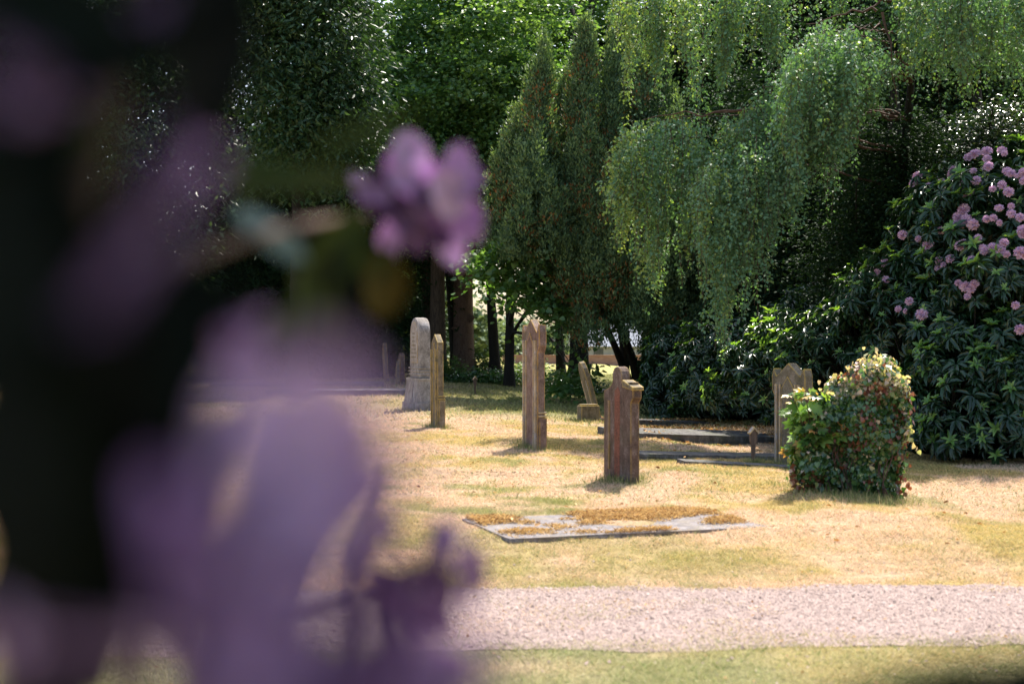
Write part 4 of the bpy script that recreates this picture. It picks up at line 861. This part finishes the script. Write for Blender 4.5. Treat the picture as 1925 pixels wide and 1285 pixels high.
hi = (~mred) & (a < .06+.62*(q[:, 1] > .72*pl[:, 1].max())*(nor[:, 2] > -.1)+.25*(q[:, 0] < -.25)*(q[:, 1] > .4))  # pale leaves toward the top: sun highlights painted as leaf colour
mb = MB(); Nn = nor+rg.normal(size=(n, 3))*.6+np.array([0, 0, .35])
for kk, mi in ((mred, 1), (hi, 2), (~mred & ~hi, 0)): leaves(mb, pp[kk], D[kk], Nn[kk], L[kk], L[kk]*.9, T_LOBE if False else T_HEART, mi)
for j in range(46):
    i = rg.integers(len(pl)); a0 = np.array([pl[i, 0]*.97, -rg.uniform(0, .22), max(.35, pl[i, 1]*.97)]); nn_ = int(rg.uniform(6, 16))
    tt_ = np.linspace(0, 1, nn_); dr_ = np.array([rg.uniform(-.05, .09), -rg.uniform(.0, .05), -rg.uniform(.1, .35)]); cv = a0+dr_*tt_[:, None]; cv[:, 0] += .03*np.sin(tt_*7+j)
    leaves(mb, cv+rg.normal(size=(nn_, 3))*.012, rg.normal(size=(nn_, 3))*.5+[0, 0, -1], rg.normal(size=(nn_, 3))*.5+[0, -1, .4], .045, .04, T_HEART, int(rg.choice([0, 1, 2])))
mb.build('ivy', [M['ivy'], M['ivy_red'], M['ivy_lit']], root)
st = MB()
for j in range(16):
    x0 = rg.uniform(-.35, .35); z0 = .02; q_ = np.array([(x0+.05*math.sin(i*1.3+j)+.01*i*(j % 3-1), -.29-.02*math.sin(i), z0+i*.13) for i in range(7)]); q_[:, 1] += np.linspace(0, .1, 7); tube(st, q_, .005, 5)
st.build('ivy_stems', M['twig'], root)
b = gpix(1520, 915)
root = empty('sapling', (b.x-.02, b.y-.4, b.z), 0, 'young sycamore sapling with orange tipped leaves at the left of the ivy', 'sapling'); mb = MB(); st = MB()
for j in range(36):
    tip = np.array([rg.uniform(-.3, .3), rg.uniform(-.3, .1), rg.uniform(.2, .95)]); tip[0] -= (1-tip[2])*.05
    if j < 4: tip = np.array([[-.22, -.1, .42], [-.12, -.1, .66], [.02, -.15, .9], [.12, -.15, .72]][j])
    q_ = bez((0, 0, 0), (tip[0]*.2, tip[1]*.3, tip[2]*.6), tip, 6); tube(st, q_, np.linspace(.008, .003, 6), 5)
    for i in range(2, 6):
        for s in range(6):
            an = rg.uniform(0, 6.28); o_ = np.array([math.cos(an), math.sin(an), rg.uniform(-.2, .35)])
            sz = rg.uniform(.1, .18)*(1 if i < 5 else .6); leaves(mb, [q_[i]+o_*.03], [o_], [np.array([-.2, -.8, .7])+rg.normal(size=3)*.4], [sz], [sz*.95], T_LOBE, 1 if (i == 5 and s < 3 and rg.random() < .7) else (2 if rg.random() < .35 else 0))
mb.build('foliage', [M['lime'], mleaf('orange_young_leaves', [(.4, .2, .07), (.5, .32, .12), (.45, .4, .12)], .4), M['rho_new']], root); st.build('stems', M['twig'], root)

# ------------------------------------------------------------------ the blurred rhododendron the camera looks through
def mpetal(name, c1, c2, c3):
    m, n, out = newmat(name); g_ = N(n, 'ShaderNodeNewGeometry'); c = ramp(n, g_.outputs['Random Per Island'], [(0, c1), (.5, c2), (1, c3)])
    b = N(n, 'ShaderNodeBsdfPrincipled'); b.inputs['Roughness'].default_value = .55; n.links.new(c, b.inputs['Base Color'])
    tr = N(n, 'ShaderNodeBsdfTranslucent'); n.links.new(c, tr.inputs[0]); ms = N(n, 'ShaderNodeMixShader'); ms.inputs[0].default_value = .4
    n.links.new(b.outputs[0], ms.inputs[1]); n.links.new(tr.outputs[0], ms.inputs[2]); n.links.new(ms.outputs[0], out.inputs[0]); return m
M['pet'] = mpetal('near_petals', (.54, .32, .6), (.64, .41, .7), (.7, .47, .76))
M['pet_d'] = mpetal('near_petals_deep', (.17, .08, .2), (.23, .115, .27), (.3, .17, .34))
M['pet_p'] = mpetal('near_petals_pale', (.72, .53, .78), (.8, .6, .84), (.84, .66, .86))
M['nleaf'] = mleaf('near_leaves_shaded', [(.004, .006, .004), (.007, .011, .006), (.012, .012, .01)], .05, .7, .12, (1.2, 1.4, .4))  # almost black leaf colour: the shade on the near bush is painted in
M['nleaf_g'] = mleaf('near_olive_leaves', [(.05, .08, .015), (.08, .11, .02), (.1, .12, .03)], .35, .5, .3, (1.5, 1.2, .3))
M['nleaf_o'] = mleaf('near_yellow_leaf', [(.14, .11, .02), (.16, .11, .02)], .45, .5, .3, (1.4, 1, .3))
M['nleaf_b'] = mleaf('near_glossy_leaf', [(.26, .34, .3), (.3, .38, .34)], .1, .25, .9, (1, 1, 1))
near = empty('rhododendron', (-.9, .35, float(ground(-.9, .35))), 0, 'close blurred rhododendron with purple flowers filling the left of the view', 'shrub')
no = np.array(tuple(near.location))
def nP(px, py, d): return np.array(tuple(P(px, py, d)))-no
def blade_surface(mb, c, ax, nor, L, W, m=0, cup=.15, nu=8, nv=5, ruffle=0.0, tipround=.6):
    """a curved leaf or petal of real thickness centred at c"""
    ax = nrm(ax); S = nrm(np.cross(nor, ax)); N2 = np.cross(ax, S); V = []; F = []
    ph = rg.uniform(0, 6.28)
    for side in (0, 1):
        for i in range(nu+1):
            u = i/nu; wv = math.sin(math.pi*min(1, (u*.92+.06)))**tipround
            for j in range(nv+1):
                v = (j/nv-.5)*2; h = cup*W*v*v-cup*L*(u-.5)**2+ruffle*W*math.sin(u*9+ph+v*2)*abs(v)-side*.0006
                V.append(c+ax*(u-.5)*L+S*v*W*.5*wv+N2*h)
    k = (nu+1)*(nv+1)
    for i in range(nu):
        for j in range(nv):
            a = i*(nv+1)+j; F.append((a, a+1, a+nv+2, a+nv+1)); F.append((a+k+nv+1, a+k+nv+2, a+k+1, a+k))
    mb.add(V, F, m)
def pleaf(mb, px, py, d, lpx, wpx, ang, m=0, tilt=0.0, yaw=0.0, **kw):
    """leaf seen at photo pixel px,py with apparent length, width (px) and angle (degrees, counter-clockwise)"""
    a = R(ang); ax = np.array([math.cos(a), yaw, math.sin(a)]); nor = np.array([math.sin(a)*.2, -1, .35+tilt])
    blade_surface(mb, nP(px, py, d), ax, nor, lpx*d/FPX, wpx*d/FPX, m, **kw)
LB = MB()
# dark leaves, closest to the lens (px, py, d, length, width, angle)
dl = [(130, 520, .40, 460, 190, -75), (60, 700, .38, 480, 200, 80), (220, 640, .42, 480, 190, 60), (300, 620, .5, 330, 150, 20),
      (150, 880, .38, 520, 210, -80), (250, 860, .45, 460, 170, 85), (300, 760, .5, 380, 150, -70), (60, 1050, .36, 460, 200, 70), (180, 1120, .42, 430, 170, -88), (320, 960, .52, 330, 120, 75),
      (390, 90, .5, 420, 150, 85), (330, 20, .5, 320, 150, 30), (430, 30, .6, 260, 110, -80), (100, 30, .42, 380, 190, -20), (200, 110, .45, 300, 130, 10), (30, 230, .4, 300, 130, 0),
      (0, 520, .34, 420, 220, 90), (30, 880, .34, 460, 220, 95), (110, 1250, .38, 340, 220, 60), (10, 400, .4, 420, 200, 45), (230, 420, .5, 280, 110, 40), (370, 860, .5, 240, 90, 60), (340, 560, .48, 260, 110, -20),
      (100, 150, .5, 240, 90, -10), (330, 1080, .55, 180, 60, -80), (210, 760, .4, 420, 190, 85), (230, 980, .4, 380, 170, -80), (420, 170, .55, 180, 90, 80), (330, 700, .42, 420, 150, 80), (360, 560, .46, 220, 120, 10), (300, 880, .42, 420, 150, 85), (270, 1020, .42, 380, 130, 95), (90, 600, .4, 400, 220, 90), (130, 1000, .4, 400, 220, 100)]
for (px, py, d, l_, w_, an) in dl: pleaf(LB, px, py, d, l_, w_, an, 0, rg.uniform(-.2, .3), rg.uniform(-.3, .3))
# olive and pale accents in the middle distance
pleaf(LB, 120, 300, .45, 200, 90, 30, 1, .1); pleaf(LB, 230, 1180, .5, 120, 50, 70, 1, 0); pleaf(LB, 470, 1000, .5, 150, 40, 60, 0, 0); pleaf(LB, 560, 345, .85, 260, 60, 5, 1, .3, .2); pleaf(LB, 500, 330, .8, 180, 60, -10, 1, .4); pleaf(LB, 640, 470, .95, 170, 90, 60, 1); pleaf(LB, 600, 560, .95, 160, 80, -70, 1, 0)
pleaf(LB, 640, 540, .95, 190, 70, 80, 0); pleaf(LB, 620, 455, .98, 200, 60, -8, 0); pleaf(LB, 620, 430, 1.0, 150, 28, 5, 2)
pleaf(LB, 725, 535, 1.05, 125, 80, 80, 2); pleaf(LB, 708, 500, 1.05, 90, 60, 40, 1)
pleaf(LB, 510, 445, .95, 165, 62, -38, 3, .5)
pleaf(LB, 560, 600, .8, 160, 60, 30, 1, 0); pleaf(LB, 690, 250, .8, 200, 50, 20, 1, .1)
pleaf(LB, 1800, 1292, .45, 330, 100, 8, 0); pleaf(LB, 1640, 1330, .5, 240, 90, 10, 0); pleaf(LB, 1925, 1290, .5, 220, 110, 20, 0)
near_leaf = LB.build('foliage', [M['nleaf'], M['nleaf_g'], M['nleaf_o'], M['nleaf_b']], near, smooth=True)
def truss(petals, label=None, jit=0):
    mb = MB()
    if jit:
        out_ = []
        for (px, py, d, l_, w_, an, m) in petals:
            for q in range(jit):
                out_.append((px+rg.normal()*l_*.15, py+rg.normal()*l_*.17, d*rg.uniform(.92, 1.1), l_*rg.uniform(.45, .8), w_*rg.uniform(.45, .8), an+rg.normal()*30, m if rg.random() < .7 else int(rg.integers(3))))
        petals = out_
    mid = np.mean([nP(p_[0], p_[1], p_[2]) for p_ in petals], 0)+np.array([0, .01, 0])
    for p_ in petals:
        e_ = nP(p_[0], p_[1], p_[2]); tube(mb, bez(mid, (mid+e_)/2+np.array([0, .008, -.004]), e_, 5), .0011, 5, 1)
    for (px, py, d, l_, w_, an, m) in petals: pleaf(mb, px, py, d, l_, w_, an, m, rg.uniform(-.3, .3), rg.uniform(-.4, .4), cup=.25, ruffle=.12, tipround=.5)
    o = mb.build('flower_truss', [M['pet'], M['pet_d'], M['pet_p']], near, smooth=True)
    if label: o['label'] = label
    return o
# the clearest flower
f = []
fl = [(770, 290, 80, 65, 100, 2), (750, 300, 60, 50, 60, 0), (860, 310, 75, 55, 80, 0), (880, 345, 70, 50, 60, 0), (840, 365, 90, 65, 110, 2), (795, 345, 90, 70, 40, 0), (760, 345, 70, 55, 150, 0), (820, 400, 80, 60, -30, 0), (785, 400, 60, 45, 20, 2),
      (760, 410, 60, 50, -60, 1), (730, 390, 70, 50, 190, 1), (700, 370, 65, 45, 170, 0), (675, 345, 55, 35, 120, 2), (735, 455, 75, 45, -90, 0), (850, 460, 85, 55, -80, 2), (820, 430, 80, 50, -60, 1), (880, 400, 70, 50, -40, 0), (715, 350, 60, 45, 100, 1), (800, 370, 50, 40, 70, 1), (870, 430, 70, 45, -30, 0), (780, 440, 70, 50, -70, 1)]
for (px, py, l_, w_, an, m) in fl: f.append((px, py, 1.38+rg.uniform(-.025, .025), l_*1.1, w_*1.05, an, m))
truss(f, 'clearest purple truss, hanging over the dark trees')
f = [(345, 360, .3, 170, 60, 48, 1), (310, 440, .28, 200, 32, 42, 1), (370, 340, .34, 110, 60, 60, 1), (210, 540, .28, 220, 40, 35, 1)]
truss(f, 'dim lilac truss high in the dark leaves', 3)
f = [(50, 165, .26, 150, 45, -30, 1), (0, 130, .28, 120, 50, 80, 1), (110, 200, .4, 120, 50, -20, 1), (40, 180, .34, 120, 50, 0, 0)]
truss(f, 'pale truss at the upper left edge', 2)
truss([(290, 40, .5, 150, 60, 40, 1), (250, 30, .5, 90, 40, 60, 1)], 'small brownish truss near the top edge')
f = [(445, 640, .5, 150, 80, 80, 0), (450, 710, .5, 130, 80, -70, 0), (440, 680, .52, 90, 60, 10, 2), (470, 610, .6, 80, 50, 40, 1), (560, 705, .6, 90, 30, -15, 1)]
truss(f, 'soft lilac truss left of the far grave slabs', 3)
f = [(560, 980, .34, 420, 330, 70, 2), (480, 960, .36, 300, 160, 80, 1), (640, 1010, .37, 240, 160, 40, 0), (430, 1060, .34, 380, 170, 78, 0), (400, 1200, .33, 300, 160, 88, 1), (470, 880, .36, 240, 150, 60, 2), (360, 1000, .3, 260, 60, 80, 1), (560, 860, .36, 330, 240, 60, 2), (640, 880, .37, 300, 150, -12, 0), (500, 930, .36, 300, 220, 80, 2), (600, 960, .38, 260, 200, 20, 2), (540, 1040, .36, 300, 200, 70, 2), (480, 1080, .35, 280, 200, 85, 0), (680, 890, .42, 220, 90, -28, 1), (600, 850, .42, 220, 90, -30, 0), (650, 870, .36, 240, 110, -28, 0), (700, 960, .38, 160, 80, 60, 0), (430, 1180, .34, 300, 200, 85, 0), (520, 1150, .36, 260, 200, 45, 0)]
f = [(a_, b_, d_*.78, l_, w_, an, m) for a_, b_, d_, l_, w_, an, m in f]
truss(f, 'large lilac truss very close to the lens in the lower left', 4)
f = [(620, 1250, .33, 420, 200, 15, 1), (520, 1290, .32, 380, 220, -10, 1), (760, 1240, .38, 330, 150, -35, 1), (820, 1290, .4, 260, 150, -40, 1), (850, 1250, .42, 220, 110, -45, 1), (400, 1260, .33, 300, 190, 80, 1), (700, 1300, .34, 400, 160, 5, 1), (560, 1190, .35, 260, 130, 30, 0), (360, 1150, .4, 240, 110, 80, 1), (0, 1200, .34, 160, 70, 80, 1)]
f = [(a_, b_, d_*.8, l_, w_, an, m) for a_, b_, d_, l_, w_, an, m in f]
truss(f, 'deep purple truss along the bottom edge', 4)
f = []
for (px, py, l_, w_, an, m) in [(860, 1000, 110, 40, 75, 0), (830, 990, 70, 30, 100, 1), (880, 1060, 110, 60, 70, 0), (850, 1110, 120, 70, 20, 1), (790, 1090, 120, 70, 10, 1), (740, 1090, 110, 60, -20, 1), (820, 1150, 120, 60, -30, 1), (760, 1130, 100, 60, 40, 0), (705, 1060, 90, 50, 60, 1), (885, 1110, 80, 50, 80, 0), (700, 1110, 90, 50, 110, 1), (730, 1000, 60, 30, 50, 1), (720, 1150, 110, 40, 80, 1)]:
    f.append((px, py, .8+rg.uniform(-.03, .03), l_, w_, an, m))
truss(f, 'ragged purple truss over the gravel path', 3)
# twigs
tw = MB()
for pts, r in [([nP(-60, 900, .5), nP(150, 640, .55), nP(380, 470, .75), nP(560, 425, .95), nP(690, 405, 1.12)], .0035), ([nP(300, 1400, .55), nP(420, 1150, .6), nP(560, 1160, .7), nP(660, 1130, .8), nP(780, 1110, .8)], .0028),
               ([nP(640, 1400, .6), nP(660, 1180, .7), nP(660, 1060, .75), nP(720, 960, .75), nP(740, 880, .7)], .0028), ([nP(560, 1380, .6), nP(560, 1180, .65), nP(620, 1020, .7), nP(700, 930, .72), nP(710, 880, .72)], .0025),
               ([nP(780, 1400, .7), nP(740, 1250, .75), nP(700, 1160, .8), nP(690, 1060, .8)], .0022), ([nP(250, 1350, .55), nP(260, 1180, .55), nP(320, 1120, .55), nP(330, 1000, .55), nP(290, 960, .5)], .0025),
               ([nP(-100, 1300, .5), nP(60, 900, .48), nP(140, 500, .46), nP(220, 100, .5), nP(300, -150, .6)], .005)]:
    q = np.array(pts); t = np.linspace(0, len(q)-1, 24); qq = np.stack([np.interp(t, np.arange(len(q)), q[:, i]) for i in range(3)], -1)
    for _ in range(3): qq[1:-1] = (qq[:-2]+qq[1:-1]*2+qq[2:])/4
    tube(tw, qq, r, 7)
for pts in ([(0, 0, 0), (.15, .05, .6), (.35, .15, 1.2), (.5, .35, 2.0), (.9, .8, 2.7), (1.2, 1.4, 2.9)], [(0, 0, 0), (-.1, .1, .7), (0, .1, 1.4), (.3, .2, 2.2), (.4, .5, 2.8)], [(0, 0, 0), (.3, -.1, .5), (.5, .0, 1.0), (.6, .1, 1.4)], [(.35, .15, 1.2), (.9, .1, .9), (1.3, .2, 1.25)], [(.5, .35, 2.0), (.9, .2, 2.2), (1.5, .6, 2.45)]):
    q = np.array(pts, float); t = np.linspace(0, len(q)-1, 20); qq = np.stack([np.interp(t, np.arange(len(q)), q[:, i]) for i in range(3)], -1)
    for _ in range(3): qq[1:-1] = (qq[:-2]+qq[1:-1]*2+qq[2:])/4
    tube(tw, qq, np.linspace(.018, .006, 20), 7)
tw.build('twigs', M['twig'], near, smooth=True)
# unseen shrub foliage added overhead, left and behind the camera to shade the near leaves
rest = MB(); n = 620
pp = np.stack([rg.uniform(-1.5, 1.3, n), rg.uniform(.0, 2.6, n), rg.uniform(2.2, 3.5, n)], -1)
k = (pp[:, 2] > CAMZ+.3*pp[:, 1]+.35); pp = pp[k]
p2 = np.stack([rg.uniform(-1.9, -.55, 260), rg.uniform(-.3, .75, 260), rg.uniform(.3, 2.4, 260)], -1); p2 = p2[(p2[:, 0] < -.42*p2[:, 1]-.45)]
p3 = np.stack([rg.uniform(-1.8, 1.2, 190), rg.uniform(-1.6, -.35, 190), rg.uniform(.6, 3.0, 190)], -1); pp = np.concatenate([pp, p2, p3])-no; n = len(pp); ax = nrm(rg.normal(size=(n, 3))*.4+np.array([0, 0, 1.])); A = nrm(np.cross(ax, rvec(n))); Bv = np.cross(ax, A)
for k in range(9):
    an = k*.698+rg.normal(size=n)*.2; o_ = np.cos(an)[:, None]*A+np.sin(an)[:, None]*Bv; leaves(rest, pp, o_-ax*.1, ax, rg.uniform(.1, .15, n), .045, T_LONG, 0)
rest.build('shading_foliage', [M['rho_old']], near)
print('objects', len(COL.objects), 'faces', sum(len(o.data.polygons) for o in COL.objects if o.type == 'MESH'))
